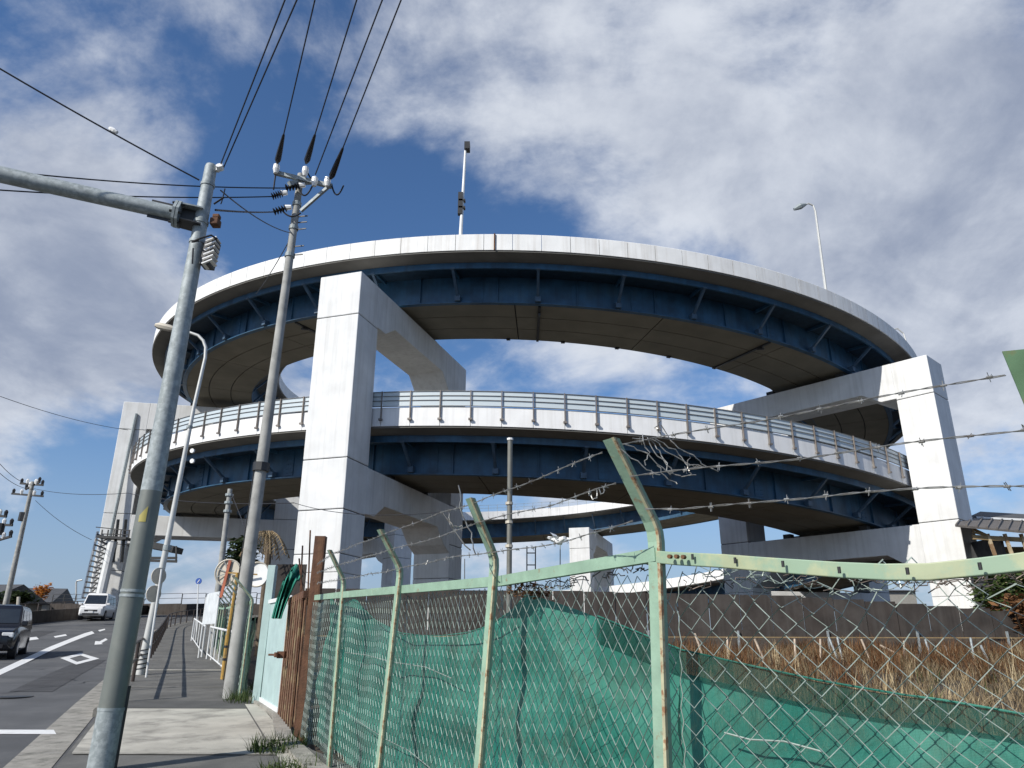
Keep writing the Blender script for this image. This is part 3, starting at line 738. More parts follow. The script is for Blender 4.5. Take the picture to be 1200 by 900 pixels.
p = at(258, 200, 7.85); b = MB(); b.tube([p, p + Vector((0, -.06, .03))], [.045, .045], 8); b.tube([p + Vector((-.04, 0, -.02)), p + Vector((-.04, 0, .05))], .03, 8); b.build('insulator', M['porcelain'], pol)
b = MB(); b.tube(curve_pts(at(263, 222, 7.85), at(258, 240, 7.85), .05), .008, 4); b.tube([at(250, 240, 7.85), at(262, 232, 7.85)], .012, 5); b.build('jumper_cable', M['black'], pol)

# ------------------------------------------------------------------ concrete utility pole
B2 = at(270, 822, 13.8); B2.z = g(B2.y) - .02; T2 = at(352, 205, 13.8)
up = thing('utility_pole', B2, 'concrete utility pole with crossarm and insulators, standing on the pavement beside the fence', 'utility pole')
o2 = lambda t: B2.lerp(T2, t); r2 = lambda t: .128 - .058 * t
b = MB(); b.tube([o2(i / 8) for i in range(9)], [r2(i / 8) for i in range(9)], 20); b.build('pole_shaft', M['conc_pole'], up, smooth=True)
tz2 = lambda py: (at(270 + (822 - py) * .133, py, 13.8).z - B2.z) / (T2.z - B2.z)
for py in (549, 546, 300, 268, 240): t = tz2(py); b = MB(); b.tube([o2(t - .004), o2(t + .004)], r2(t) + .022, 14); b.build('band', M['galv'], up)
b = MB(); t = tz2(548); b.tube([o2(t - .008), o2(t + .007)], r2(t) + .05, 9); b.build('collar', M['dark_metal'], up)
b = MB()
for py in (262, 270, 255, 290, 300): p = o2(tz2(py)); b.bar(p, p + Vector((.28, -.05, 0)), .02)
b.build('step_bolt', M['dark_metal'], up)
XA, XB = at(321, 203, 13.6), at(388, 219, 13.6)
b = MB(); b.bar(XA, XB, .085, .085); b.build('crossarm', M['galv'], up)
b = MB(); b.bar(at(386, 218, 13.55), at(352, 248, 13.7), .06, .06); b.build('crossarm_brace', M['galv'], up)
b = MB(); b.bar(at(338, 216, 13.5), at(368, 213, 13.9), .10, .10); b.build('crossarm', M['galv'], up)
for (px, py) in ((323, 199), (357, 202), (368, 214), (383, 214)):
    p = at(px, py, 13.5); b = MB(); b.tube([p - Vector((0, 0, .10)), p, p + Vector((0, 0, .10)), p + Vector((0, 0, .14))], [.04, .07, .065, .02], 10); b.build('insulator', M['porcelain'], up)
for (a, c) in (((322, 236), (343, 220)), ((308, 232), (328, 229)), ((310, 250), (330, 246))):
    pass
for (px0, py0, px1, py1) in ((334, 221, 352, 218), (318, 231, 331, 227), (320, 249, 336, 244)):
    b = MB(); disc_stack(b, at(px0, py0, 13.6), at(px1, py1, 13.6), .085, 5); b.build('strain_insulator', M['black'], up)
    b = MB(); b.tube([at(px1 - 2, py1, 13.6), at(px1 + 5, py1 - .5, 13.6)], [.06, .05], 8); b.build('insulator_cap', M['porcelain'], up)
for (a, c, s) in (((323, 200), (320, 223), .05), ((368, 213), (350, 222), .25), ((388, 216), (402, 218), .25), ((330, 247), (352, 250), .12), ((357, 196), (372, 215), .1)):
    b = MB(); b.tube(curve_pts(at(*a, 13.6), at(*c, 13.6), s), .018, 5); b.build('jumper_cable', M['black'], up)
b = MB(); b.tube([o2(tz2(540)) + Vector((-.115, -.03, 0)), o2(.0) + Vector((-.135, -.03, .3))], .010, 5); b.build('ground_cable', M['dark_metal'], up)

# ------------------------------------------------------------------ overhead wires


def wire(p, q, sag, r, label, group=None, ext=0, name='overhead_wire', m='black', n=16, cat='cable'):
    p, q = Vector(p), Vector(q)
    if ext: q = p + (q - p) * ext
    mid = (p + q) / 2; o = None
    b = MB(); b.tube(curve_pts(p, q, sag, n), r, 5)
    return b.build(name, M[m], None, smooth=True, label=label, cat=cat, group=group)


GU = 'cables running up out of the picture from the pole tops'
hA = T2.z + .1
for i, (a, c, lab) in enumerate((((324, 192), (368, 0), 'black cable rising from the left end of the concrete pole crossarm'),
                                 ((358, 192), (417, 0), 'black cable rising from the very tip of the concrete pole'),
                                 ((369, 205), (447, 0), 'black cable rising from the second insulator right of the concrete pole'),
                                 ((387, 210), (469, 0), 'rightmost black cable rising from the crossarm end'))):
    p = at(*a, 13.5); q = atz(*c, hA + .15)
    wire(p, q, .0, .013, lab, GU, ext=3.0, name='power_cable')
    b = MB(); d = (q - p).normalized(); b.tube([p, p + d * .12, p + d * .45, p + d * .95, p + d * 1.0], [.025, .065, .055, .028, .015], 8)
    b.build('cable_sleeve', M['black'], None, label=['black insulating sleeve where the cable meets the left crossarm end', 'black insulating sleeve at the tip of the concrete pole', 'black insulating sleeve on the second cable from the right', 'black insulating sleeve at the right crossarm end'][i], cat='cable sleeve', group='sleeves on the rising cables') if i != 2 else None
for a, c, lab in (((257, 196), (333, 0), 'left one of two thin wires rising from the traffic pole top'), ((261, 198), (347, 0), 'right one of two thin wires rising from the traffic pole top')):
    wire(at(*a, 7.85), atz(*c, T.z + .2), 0, .008, lab, GU, ext=3)
p = at(233, 212, 7.85); q = at(0, 78, 6.6); wire(p, q, .05, .010, 'thin wire with a small spool running to the upper left corner', ext=1.6)
p = at(132, 154, 7.3); b = MB(); b.tube([p + Vector((-.05, 0, .03)), p + Vector((-.02, 0, .012)), p + Vector((.02, 0, -.012)), p + Vector((.05, 0, -.03))], [.02, .032, .032, .02], 8)
b.build('wire_spool', M['porcelain'], None, label='small white spool on the thin wire at the upper left', cat='insulator')
wire(at(335, 221, 13.6), at(0, 195, 10.5), .15, .013, 'upper black cable crossing behind the traffic pole to the left edge', ext=1.3, name='power_cable')
wire(at(319, 231, 13.6), at(0, 219, 10.5), .12, .013, 'lower black cable crossing behind the traffic pole to the left edge', ext=1.3, name='power_cable')
wire(at(321, 249, 13.6), at(252, 247, 8.0), .02, .014, 'short black cable between the concrete pole and the traffic pole')
for px, py, w in ((308, 222, 12), (300, 232, 10), (296, 248, 10)):
    p = at(px - w, py, 12.6); q = at(px + w, py, 13.2)
wire(at(342, 274, 13.8), at(258, 224, 7.9), .1, .009, 'slanting thin stay wire between the two pole tops', name='stay_wire')
wire(at(343, 275, 13.8), at(300, 345, 30), .1, .012, 'thin wire dropping from the concrete pole in front of the top deck')
far = [((0, 466), (150, 505), 40, 60, 'thin distant wire sloping above the left pier'), ((0, 545), (38, 570), 45, 60, 'upper far wire reaching the far utility pole'),
       ((0, 556), (40, 575), 45, 60, 'lower far wire reaching the far utility pole'), ((40, 574), (150, 579), 60, 45, 'level distant wire right of the far utility pole'),
       ((150, 579), (345, 590), 45, 30, 'thin wire passing behind the poles under the middle deck'), ((345, 590), (520, 600), 30, 20, 'faint wire in front of the nearest pier shaft'),
       ((42, 588), (108, 634), 60, 60, 'loose thin wire hanging towards the scaffold ladder')]
for a, c, ya, yc, lab in far: wire(at(*a, ya), at(*c, yc), .25, .018 if ya > 30 else .012, lab, 'distant thin wires')
wire(at(271, 578, 30), at(300, 650, 24), .0, .014, 'stay wire of the small pole behind the fence')

# ------------------------------------------------------------------ curved street lamp at the kerb
LB = ground(165, 792); lamp = thing('street_lamp', LB, 'pale curved street lamp standing at the kerb behind the traffic pole', 'street lamp')
Yl = LB.y
pts = [LB] + [at(px, py, Yl) for px, py in ((196, 640), (227, 480), (240.5, 420), (241, 408), (238, 400), (232, 394), (222, 390.5), (205, 387))]
b = MB(); b.tube(pts, [.10, .072, .05, .044, .042, .04, .038, .036, .034], 14); b.build('lamp_pole', M['lamp_paint'], lamp, smooth=True)
b = MB(); p = at(205, 387, Yl); q = at(182, 382, Yl); b.tube([p, p.lerp(q, .3), p.lerp(q, .8), q], [.06, .10, .10, .05], 8)
b.build('lamp_head', M['sign_back'], lamp, smooth=True)
b = MB(); b.tube([at(196, 646, Yl), at(197, 640, Yl)], .10, 12); b.tube([at(222, 503, Yl), at(222.6, 500, Yl)], .075, 12); b.build('clamp_band', M['galv'], lamp)
for px, py in ((225, 529), (225, 541)): b = MB(); p = at(px, py, Yl); b.tube([p, p + Vector((.01, .05, 0))], .06, 8); b.build('clamp_knob', M['porcelain'], lamp)
# black spiral anti-posting sleeve low on the pole
b = MB(); pp = [LB + (pts[1] - LB) * t for t in (0.02, .20)]; n = 22
hel = [pp[0].lerp(pp[1], i / 60) + Vector((cos(i * .55) * .108, sin(i * .55) * .108, 0)) for i in range(61)]
b.tube(hel, .012, 4); b.build('spiral_wrap', M['black'], lamp)

# sign seen from behind next to it
SB = ground(172, 795); sg = thing('road_sign', SB, 'thin pole with two round signs seen from behind, next to the curved street lamp', 'sign')
b = MB(); b.tube([SB, at(190, 668, SB.y)], .024, 8); b.build('sign_pole', M['white_paint'], sg)
for px, py in ((186, 676), (180, 697)): b = MB(); p = at(px + 1, py, SB.y + .06); b.tube([p, p + Vector((-.02, .012, 0))], .19, 20); b.build('sign_disc', M['sign_back'], sg)
# small blue sign further up
SB = ground(231, 742); sg = thing('road_sign', SB, 'small round blue sign on a thin white pole far along the pavement', 'sign')
b = MB(); b.tube([SB, at(233, 685, SB.y)], .03, 8); b.build('sign_pole', M['white_paint'], sg)
b = MB(); p = at(233.3, 682, SB.y); b.tube([p, p + Vector((0, .04, 0))], .17, 18); b.build('sign_disc', M['sign_blue'], sg)
b = MB(); b.box(p + Vector((0, -.01, 0)), (.04, .01, .2), R=Matrix.Rotation(.6, 3, 'Y')); b.build('white_arrow', M['white_paint'], sg)

# small utility pole behind
q0 = at(254, 716, 32); q0.z = g(32); q1 = at(270, 574, 32)
sp = thing('utility_pole', q0, 'short slender concrete pole behind the round mirrors under the middle deck', 'utility pole')
b = MB(); b.tube([q0, q1], [.15, .10], 12); b.build('pole_shaft', M['conc_pole'], sp, smooth=True)
b = MB()
for py in (581, 600, 590): p = at(270 - (py - 574) * .11, py, 32); b.tube([p - Vector((0, 0, .05)), p + Vector((0, 0, .05))], .17, 10)
b.build('band', M['galv'], sp)
# galvanised mast in the field
q1 = at(598, 516, 17); q0 = Vector((q1.x - .02, 17, terr(q1.x, 17)))
sp = thing('steel_mast', q0, 'plain grey steel mast standing upright in the field behind the fence, centre', 'pole')
b = MB(); b.tube([q0, q1], .062, 10); b.build('mast_tube', mat('dull_grey_pipe', (.17, .17, .15), .6, .3, var=.2), sp, smooth=True)
b = MB(); b.tube([q1, q1 + Vector((0, 0, .05))], .075, 10); b.build('mast_cap', M['porcelain'], sp)
for py in (590, 640, 612): p = at(597, py, 17); b = MB(); b.tube([p - Vector((0, 0, .03)), p + Vector((0, 0, .03))], .085, 8); b.build('clamp_band', M['sign_back'], sp)
p = at(655, 632, 4.35)

# ------------------------------------------------------------------ lamps on the top deck


def deckpt(px, py_guess, ph0=-60, ph1=70):
    best = None
    for i in range(600):
        ph = (ph0 + (ph1 - ph0) * i / 600) * DEG; p = Vector((CX + 35.85 * sin(ph), CY - 35.85 * cos(ph), hz(ph)))
        d = p - CAM; dep = d.y * cos(PITCH) + d.z * sin(PITCH); x = 600 + F * d.x / dep
        if best is None or abs(x - px) < best[0]: best = (abs(x - px), p)
    return best[1]


p = deckpt(540, 276); t_ = at(545, 171, p.y)
o = thing('deck_lamp', p, 'tall straight lamp mast on the top deck parapet with small box head', 'lamp post')
b = MB(); b.tube([p, t_], [.11, .07], 8); b.build('lamp_pole', M['white_paint'], o)
b = MB(); b.box(t_ + Vector((.1, 0, -.1)), (.34, .5, .5)); b.build('lamp_head', M['dark_metal'], o)
b = MB(); m_ = at(539, 239, p.y); b.box(m_, (.28, .3, 1.5)); b.box(m_ + Vector((.1, 0, .2)), (.4, .3, .12)); b.box(m_ + Vector((.1, 0, -.3)), (.4, .3, .12)); b.build('control_box', M['dark_metal'], o)
p = deckpt(967, 336); t_ = at(955, 247, p.y)
o = thing('deck_lamp', p, 'thin curved street lamp on the right part of the top deck', 'lamp post')
b = MB(); b.tube([p, t_, at(952.5, 240, p.y), at(947, 237.5, p.y), at(940, 240, p.y)], [.10, .075, .06, .055, .05], 8); b.build('lamp_pole', M['lamp_paint'], o)
b = MB(); b.tube([at(944, 238.5, p.y), at(937, 241, p.y), at(930, 244.5, p.y)], [.08, .22, .1], 8); b.build('lamp_head', M['galv'], o)
p = deckpt(1063, 400); b = MB(); b.tube([p, p + Vector((-.1, 0, .9)), p + Vector((-.5, 0, 1.3)), p + Vector((-.9, 0, 1.2))], .05, 6); b.build('hand_hoop', M['lamp_paint'], None, label='small pale hoop sticking up at the right end of the top deck', cat='hoop')

# ------------------------------------------------------------------ cars


def car(loc, hd, Lg, Wd, Ht, paint, label, kind='van'):
    root = thing('parked_car' if False else ('white_van' if kind == 'van' else 'black_minivan'), loc, label, 'van' if kind == 'van' else 'car')
    fw = Vector((cos(hd), sin(hd), 0)); rt = Vector((sin(hd), -cos(hd), 0)); o = Vector(loc)
    P = lambda x, y, z: o + fw * x + rt * y + Vector((0, 0, z))
    h = Lg / 2; w = Wd / 2
    # side profile stations: (x, z_bottom, z_belt, width)
    if kind == 'van': st = [(-h, .45, .95, .90), (-h + .08, .28, 1.02, .96), (-h + .6, .22, 1.05, 1), (0, .2, 1.05, 1), (h - 1.0, .2, 1.03, 1), (h - .45, .22, .98, .98), (h - .12, .25, .88, .92), (h, .38, .72, .80)]
    else: st = [(-h, .45, .98, .90), (-h + .08, .28, 1.05, .96), (-h + .6, .22, 1.08, 1), (0, .2, 1.06, 1), (h - 1.1, .2, 1.02, 1), (h - .5, .22, .95, .98), (h - .12, .25, .82, .90), (h, .38, .66, .76)]
    b = MB(); prof = [(-1, .12), (-1, .8), (-.93, 1), (.93, 1), (1, .8), (1, .12), (.93, 0), (-.93, 0)]
    b.sweep(prof, [lambda p, s=s: P(s[0], p[0] * w * s[3], s[1] + p[1] * (s[2] - s[1])) for s in st]); b.build('body', paint, root, smooth=True, bevel=.02)
    # cabin
    c0, c1 = (-h + .12, h - .95) if kind == 'van' else (-h + .15, h - 1.15)
    top0, top1 = c0 + .28, c1 - (.75 if kind == 'van' else .85)
    b = MB()
    rings = []
    for (xa, xb, z, ww) in ((c0, c1, .99, .985), (c0 + .05, c1 - .12, 1.12, .965), (top0 - .04, top1 + .12, Ht - .16, .86), (top0 + .05, top1 - .02, Ht - .04, .78), (top0 + .25, top1 - .25, Ht, .6)):
        rings.append([P(xa, -w * ww, z), P(xb, -w * ww * .95, z), P(xb, w * ww * .95, z), P(xa, w * ww, z)])
    for r_ in rings: b.v += [tuple(v) for v in r_]
    for i in range(len(rings) - 1):
        for k in range(4): b.f.append((i * 4 + k, i * 4 + (k + 1) % 4, (i + 1) * 4 + (k + 1) % 4, (i + 1) * 4 + k))
    b.f.append((16, 17, 18, 19)); cab = b.build('roof', paint, root, smooth=True, bevel=.03)
    # glazing, standing proud
    def quad(nm, a, c, d, e, m=M['glass'], push=.015):
        n_ = (c - a).cross(e - a).normalized(); ctr = (a + c + d + e) / 4; cc = P((c0 + c1) / 2, 0, 1.2)
        if n_.dot(ctr - cc) < 0: n_ = -n_
        b = MB(); A = [v + (ctr - v) * .0 + n_ * push for v in (a, c, d, e)]; Bq = [v - n_ * .02 for v in (a, c, d, e)]
        b.add(A + Bq, [(0, 1, 2, 3), (7, 6, 5, 4), (0, 4, 5, 1), (1, 5, 6, 2), (2, 6, 7, 3), (3, 7, 4, 0)]); return b.build(nm, m, root)
    r1, r2_ = rings[1], rings[2]
    L_ = lambda a, c, t: a.lerp(c, t)
    def patch(i, j, t0, t1, v0, v1): return [L_(L_(r1[i], r1[j], t), L_(r2_[i], r2_[j], t), v) for t, v in ((t0, v0), (t1, v0), (t1, v1), (t0, v1))]
    quad('windscreen', *patch(1, 2, .05, .95, .0, .95)); quad('rear_window', *patch(3, 0, .07, .93, .1, .9))
    for i, j in ((0, 1), (3, 2)):
        for (ta, tb_) in ((.05, .30), (.33, .60), (.63, .88)): quad('side_window', *patch(i, j, ta, tb_, .06, .93))
    for s_ in (-1, 1):
        b = MB(); b.box(P(h - .14, s_ * w * .70, .76 if kind == 'van' else .72), (.22, .34, .16), hd); b.build('headlight', M['porcelain'], root, bevel=.03)
        b = MB(); b.box(P(h - .95, s_ * (w + .08), 1.12), (.12, .2, .16), hd); b.build('mirror', paint, root, bevel=.03)
        for x in (h - .85, -h + .85):
            c = P(x, s_ * (w - .09), .32); b = MB(); b.tube([c - rt * .11, c + rt * .11], .32, 20); wh = b.build('wheel', M['tyre'], root)
            b = MB(); c2 = c + rt * s_ * .115; b.tube([c2 - rt * .01, c2 + rt * .01], .2, 14); rm = b.build('rim', M['rim'], wh)
            b = MB(); b.tube([c - rt * .13 * s_ , c + rt * .105 * s_], .37, 20); b.build('wheel_arch', M['black'], root)
    b = MB(); b.box(P(h - .02, 0, .60), (.06, Wd * .5, .12), hd); b.build('grille', M['black'], root)
    b = MB(); b.box(P(h - .02, 0, .36), (.08, Wd * .62, .12), hd); b.build('lower_grille', M['black'], root)
    b = MB(); b.box(P(h + .03, 0, .50), (.02, .33, .16), hd); b.build('number_plate', M['porcelain'], root)
    return root


hdv = atan2(-.92, .39)
p = ground(104, 727); car((p.x - .2, p.y + 1.5, g(p.y + 1.5) - RD), hdv - .1, 4.9, 1.75, 1.98, M['car_white'], 'white minivan driving towards the camera on the road by the left pier', 'van')
p = at(4, 766, 28.5); car((p.x - .35, 28.5, g(28.5) - RD), hdv + .05, 4.7, 1.72, 1.80, M['car_black'], 'black car cut by the left edge of the picture on the near road', 'car')

# ------------------------------------------------------------------ left distance
lw = thing('roadside_wall', (kx(60) - 10.6, 60, g(60)), 'low dark barrier wall along the far left road edge', 'barrier wall')
for i in range(18):
    y0, y1 = 38 + i * 2.1, 38 + i * 2.1 + 2.06; b = MB(); b.bar((kx(y0) - 10.6, y0, g(y0) + .25), (kx(y1) - 10.6, y1, g(y1) + .25), .22, .95); b.build('wall_panel', M['sheet'], lw)
for i in range(18):
    y0 = 38 + i * 2.1; b = MB(); b.bar((kx(y0) - 10.6, y0, g(y0) + .7), (kx(y0) - 10.6, y0, g(y0) + 1.25), .06); b.build('rail_post', M['brown_rail'], lw)
b = MB(); b.tube([(kx(38 + i * 2) - 10.6, 38 + i * 2, g(38 + i * 2) + 1.25) for i in range(19)], .035, 6); b.build('rail', M['brown_rail'], lw)
fw_ = thing('ramp_wall', at(240, 720, 72), 'dark parapet wall with mesh railing crossing the end of the pavement', 'wall')
pw = [at(px, 715, Y) for px, Y in ((60, 84), (130, 78), (185, 74), (240, 72), (300, 69), (350, 66), (420, 63))]
for a, c in zip(pw, pw[1:]):
    n = max(1, int((c - a).length / 2.2)); d_ = (c - a).normalized()
    for i in range(n):
        u0 = a.lerp(c, i / n); u1 = a.lerp(c, (i + 1) / n) - d_ * .02; t0 = at(600 + (u0.x / u0.y) * 914, 709, u0.y).z; t1_ = t0
        b = MB(); b.bar((u0.x, u0.y, t0 - .9), (u1.x, u1.y, t0 - .9), .25, 1.8); b.build('wall_panel', M['sheet'], fw_)
        b = MB(); b.bar((u0.x, u0.y, t0), (u0.x, u0.y, t0 + .95), .07); b.build('rail_post', M['dark_metal'], fw_)
        b = MB(); [b.bar((u0.x, u0.y, t0 + hh), (u1.x, u1.y, t0 + hh), .04) for hh in (.93, .5)]; b.build('rail', M['dark_metal'], fw_)


def house(name, c, size, hd, roofh, label, wm='house', rm='roof_dark', wins=3, cat='house'):
    r = thing(name, c, label, cat); c = Vector(c); R = Matrix.Rotation(hd, 3, 'Z'); lx, ly, lz = size
    b = MB(); b.box(c + Vector((0, 0, lz / 2)), size, hd); b.build('wall', M[wm], r)
    b = MB(); e = .5; vs = [(-lx / 2 - e, -ly / 2 - e, lz), (lx / 2 + e, -ly / 2 - e, lz), (lx / 2 + e, ly / 2 + e, lz), (-lx / 2 - e, ly / 2 + e, lz), (-lx / 2 - e, 0, lz + roofh), (lx / 2 + e, 0, lz + roofh)]
    b.add([c + R @ Vector(v) for v in vs], [(0, 1, 5, 4), (2, 3, 4, 5), (0, 4, 3), (1, 2, 5), (0, 3, 2, 1)]); b.build('roof', M[rm], r)
    for i in range(wins):
        x = -lx / 2 + lx * (i + .5) / wins; q = c + R @ Vector((x, -ly / 2 - .03, lz * .55)); b = MB(); b.box(q, (1.3, .08, 1.1), hd); f_ = b.build('window', M['white_paint'], r)
        b = MB(); b.box(q + R @ Vector((0, -.05, 0)), (1.1, .04, .9), hd); b.build('pane', M['glass'], f_)
    return r


house('house', (at(18, 712, 95).x, 95, 2.2), (10, 8, 4.4), .2, 2.0, 'grey gabled house low behind the barrier at the far left', cat='house')
house('house', (at(-30, 712, 80).x, 80, 1.0), (9, 8, 5.0), -.1, 1.8, 'dark roofed house cut by the left edge beyond the road')
house('house', (at(95, 712, 150).x, 150, 3.0), (14, 8, 3.6), .1, 1.5, 'small distant pale building left of the scaffold ladder', wins=5)


def tree(c, rad, n, size, m, label, name='tree', seed=3, cat='tree', trunk=True):
    c = Vector(c); zb = terr(c.x, c.y); r = thing(name, (c.x, c.y, zb), label, cat); rr = random.Random(seed)
    b = MB()
    for k in range(7):
        o_ = Vector((rr.uniform(-.6, .6) * rad[0], rr.uniform(-.6, .6) * rad[1], rr.uniform(-.5, .5) * rad[2]))
        clump(b, c + o_, [q * .55 for q in rad], n // 7, size, seed=seed * 10 + k)
    b.build('crown', M[m], r)
    b = MB(); b.tube([(c.x, c.y, zb), (c.x + .1, c.y, (zb + c.z) / 2), tuple(c)], [.16, .12, .05], 7)
    for k in range(5): b.tube([c - Vector((0, 0, rad[2] * .6)), c + Vector((rr.uniform(-1, 1) * rad[0] * .7, rr.uniform(-1, 1) * rad[1] * .7, rr.uniform(0, .6) * rad[2]))], [.06, .02], 5)
    b.build('trunk', M['bark'], r); return r


tree(at(50, 695, 85), (.9, .8, 1.0), 300, .2, 'leaf_orange', 'small orange leaved tree beyond the left barrier wall', seed=5)
tree(at(20, 703, 75), (2.0, 1.6, .9), 500, .28, 'leaf_dark', 'dark green garden tree in front of the far left house', seed=6)
tree(at(290, 648, 34), (1.0, .9, .75), 700, .15, 'leaf_dark', 'dark evergreen tree behind the concrete utility pole', seed=7)
tree(at(284, 662, 36), (.6, .6, .5), 200, .16, 'leaf', 'lighter green shrub beside the dark evergreen tree', seed=8)
tree(at(1180, 690, 36), (2.4, 1.6, 1.9), 1500, .20, 'leaf', 'mixed green and brown bush at the right edge under the shed', name='bush', seed=9, cat='bush')
tree(at(1197, 722, 30), (1.0, 1.0, 1.0), 500, .15, 'brush', 'brown dry bush at the right edge in front of the dark wall', name='bush', seed=10, cat='bush')
# dry palm
pc = at(313, 625, 30); zb = terr(pc.x, pc.y); r = thing('dry_palm', (pc.x, pc.y, zb), 'dry brown palm with drooping fronds left of the nearest pier', 'palm')
b = MB(); b.tube([(pc.x + .2, pc.y, zb), (pc.x + .15, pc.y, pc.z - .6), tuple(pc)], [.16, .13, .08], 8); b.build('trunk', M['bark'], r)
rr = random.Random(4)
for k in range(13):
    a = rr.uniform(0, 2 * pi); l_ = rr.uniform(.8, 1.25); b = MB(); pts_ = [pc + Vector((cos(a) * l_ * t, sin(a) * l_ * t, .55 * t - 1.5 * t * t)) for t in (0, .25, .5, .75, 1)]
    b.tube(pts_, .02, 4)
    for t in range(14):
        q = pts_[0].lerp(pts_[-1], 0); u = t / 14 * 4; i = min(3, int(u)); q = pts_[i].lerp(pts_[i + 1], u - i)
        for s_ in (-1, 1): b.add([q, q + Vector((-sin(a) * s_ * .18, cos(a) * s_ * .18, -.2)), q + Vector((cos(a) * .05, sin(a) * .05, -.02))], [(0, 1, 2)])
    b.build('frond', M['straw'], r)

# far left utility poles


def farpole(px0, py0, px1, py1, Y, arms, label):
    q0 = at(px0, py0, Y); q1 = at(px1, py1, Y); q0.z = min(q0.z, terr(q0.x, q0.y) if q0.x > -60 else q0.z); r = thing('utility_pole', q0, label, 'utility pole', 'utility poles')
    b = MB(); b.tube([q0, q1], [.24, .15], 10); b.build('pole_shaft', M['conc_pole'], r, smooth=True)
    for (xa, ya, xb, yb) in arms:
        a, c = at(xa, ya, Y), at(xb, yb, Y); b = MB(); b.bar(a, c, .14, .14); b.build('crossarm', M['dark_metal'], r)
        for t in (.05, .3, .7, .95): b = MB(); q = a.lerp(c, t); b.tube([q, q + Vector((0, 0, .3)), q + Vector((0, 0, .42))], [.09, .12, .05], 6); b.build('insulator', M['black'] if t in (.05, .95) else M['porcelain'], r)
    return r


r = farpole(6, 716, 39, 566, 60, [(24, 568, 51, 570), (14, 580, 51, 583), (30, 575, 47, 566)], 'distant utility pole with crossarms left of the far left pier')
b = MB(); b.tube([at(28, 602, 60), at(25.5, 612, 60)], .28, 8); b.build('transformer', M['dark_metal'], r)
r = farpole(-30, 716, -4, 600, 48, [(-20, 604, 8, 607), (-20, 616, 15, 617), (-20, 640, 14, 630)], 'utility pole crossarms reaching in at the left edge')
b = MB(); p = at(-1, 628, 48); b.tube([p, p + Vector((0, 0, .7))], .25, 8); b.build('transformer', M['dark_metal'], r)
# short yellow topped post at far left
p = ground(21, 722); b = MB(); p = at(21, 722, 44); b.tube([p, at(22.5, 701, 44)], .09, 8); b.build('marker_post', M['sign_back'], None, label='short pale marker post beside the far left utility pole', cat='post')
p = at(90, 705, 90); b = MB(); b.tube([p, at(90, 684, 90), at(91, 682, 90), at(97, 681, 90)], .09, 6); b.build('distant_lamp', M['lamp_paint'], None, label='tiny distant street lamp left of the scaffold ladder', cat='street lamp')

# ------------------------------------------------------------------ scaffold ladder and platform at the far left pier
sc = thing('scaffold_ladder', at(110, 700, 62), 'white scaffold ladder tower clinging to the far left pier', 'scaffold')
Ys = 63.5
for (xa, ya, xb, yb) in ((97, 702, 115, 624), (105, 702, 121, 627), (111, 702, 128, 630)):
    b = MB(); b.tube([at(xa, ya, Ys), at(xb, yb, Ys)], .10, 6); b.build('upright', M['white_paint'], sc)
for k in range(13):
    t = k / 12.5; b = MB(); b.bar(at(97 + 18 * t, 702 - 78 * t, Ys - .1), at(111 + 17 * t, 702 - 72 * t, Ys - .1), .09, .12); b.build('rung', M['dark_metal'], sc)
for k in range(12):
    t = k / 12.5; t_2 = (k + 1) / 12.5; b = MB(); b.bar(at(105 + 16 * t, 702 - 75 * t, Ys + .4), at(111 + 17 * t_2, 702 - 72 * t_2, Ys + .4), .07); b.build('brace', M['dark_metal'], sc)
b = MB(); b.tube([at(118, 702, Ys), at(133, 636, Ys)], .38, 10); b.build('enclosed_tube', M['white_paint'], sc)
b = MB(); b.bar(at(118, 631, Ys), at(152, 633, Ys), 1.2, .2); b.build('platform', M['dark_metal'], sc)
for x in (119, 126, 133, 141, 151): b = MB(); b.bar(at(x, 632, Ys - .5), at(x + 1.5, 622, Ys - .5), .08); b.build('rail_post', M['dark_metal'], sc)
b = MB(); b.bar(at(113, 619, Ys - .5), at(153, 623, Ys - .5), .07); b.bar(at(120, 627, Ys - .5), at(152, 628, Ys - .5), .07); b.build('handrail', M['dark_metal'], sc)
for (xa, xb) in ((133, 139), (143, 148)): b = MB(); b.tube([at(xa, 660, Ys), at(xb, 610, Ys)], .12, 6); b.build('drain_pipe', M['dark_metal'], sc)
b = MB(); b.tube([at(127, 642, Ys + 1), at(160, 486, Ys + 1.6)], .14, 6); b.build('drain_pipe', M['galv'], sc)
pf = thing('inspection_platform', at(190, 650, 64), 'dark steel inspection platform hanging under the left crossbeam', 'platform')
b = MB(); b.bar(at(176, 640, 64), at(209, 646, 64), 2.0, .5); b.build('walkway', M['dark_metal'], pf)
for (ya, yb) in ((655, 655), (658, 659)): b = MB(); b.bar(at(174, ya, 63), at(208, yb, 63), .12, .2); b.build('lower_rail', M['dark_metal'], pf)
for x in (177, 192, 207): b = MB(); b.bar(at(x, 641, 63), at(x, 658, 63), .12); b.build('hanger', M['dark_metal'], pf)

# ------------------------------------------------------------------ kerb guard rail
gr = thing('guard_rail', (kx(14), 14, g(14)), 'brown pipe guard rail along the kerb from the traffic pole to the bend', 'guard rail')
y = 13.2; gp = []
while y < 60:
    a = Vector((kx(y) + .16, y, g(y))); b = MB(); b.tube([a, a + Vector((0, 0, .82))], .038, 8); b.build('post', M['brown_rail'], gr); gp.append(a); y += 1.85
for a, c in zip(gp, gp[1:]):
    for hh in (.80, .45): b = MB(); b.tube([a + Vector((0, 0, hh)), c + Vector((0, 0, hh))], .026, 6); b.build('rail', M['brown_rail'], gr)

# ------------------------------------------------------------------ pavement furniture on the right


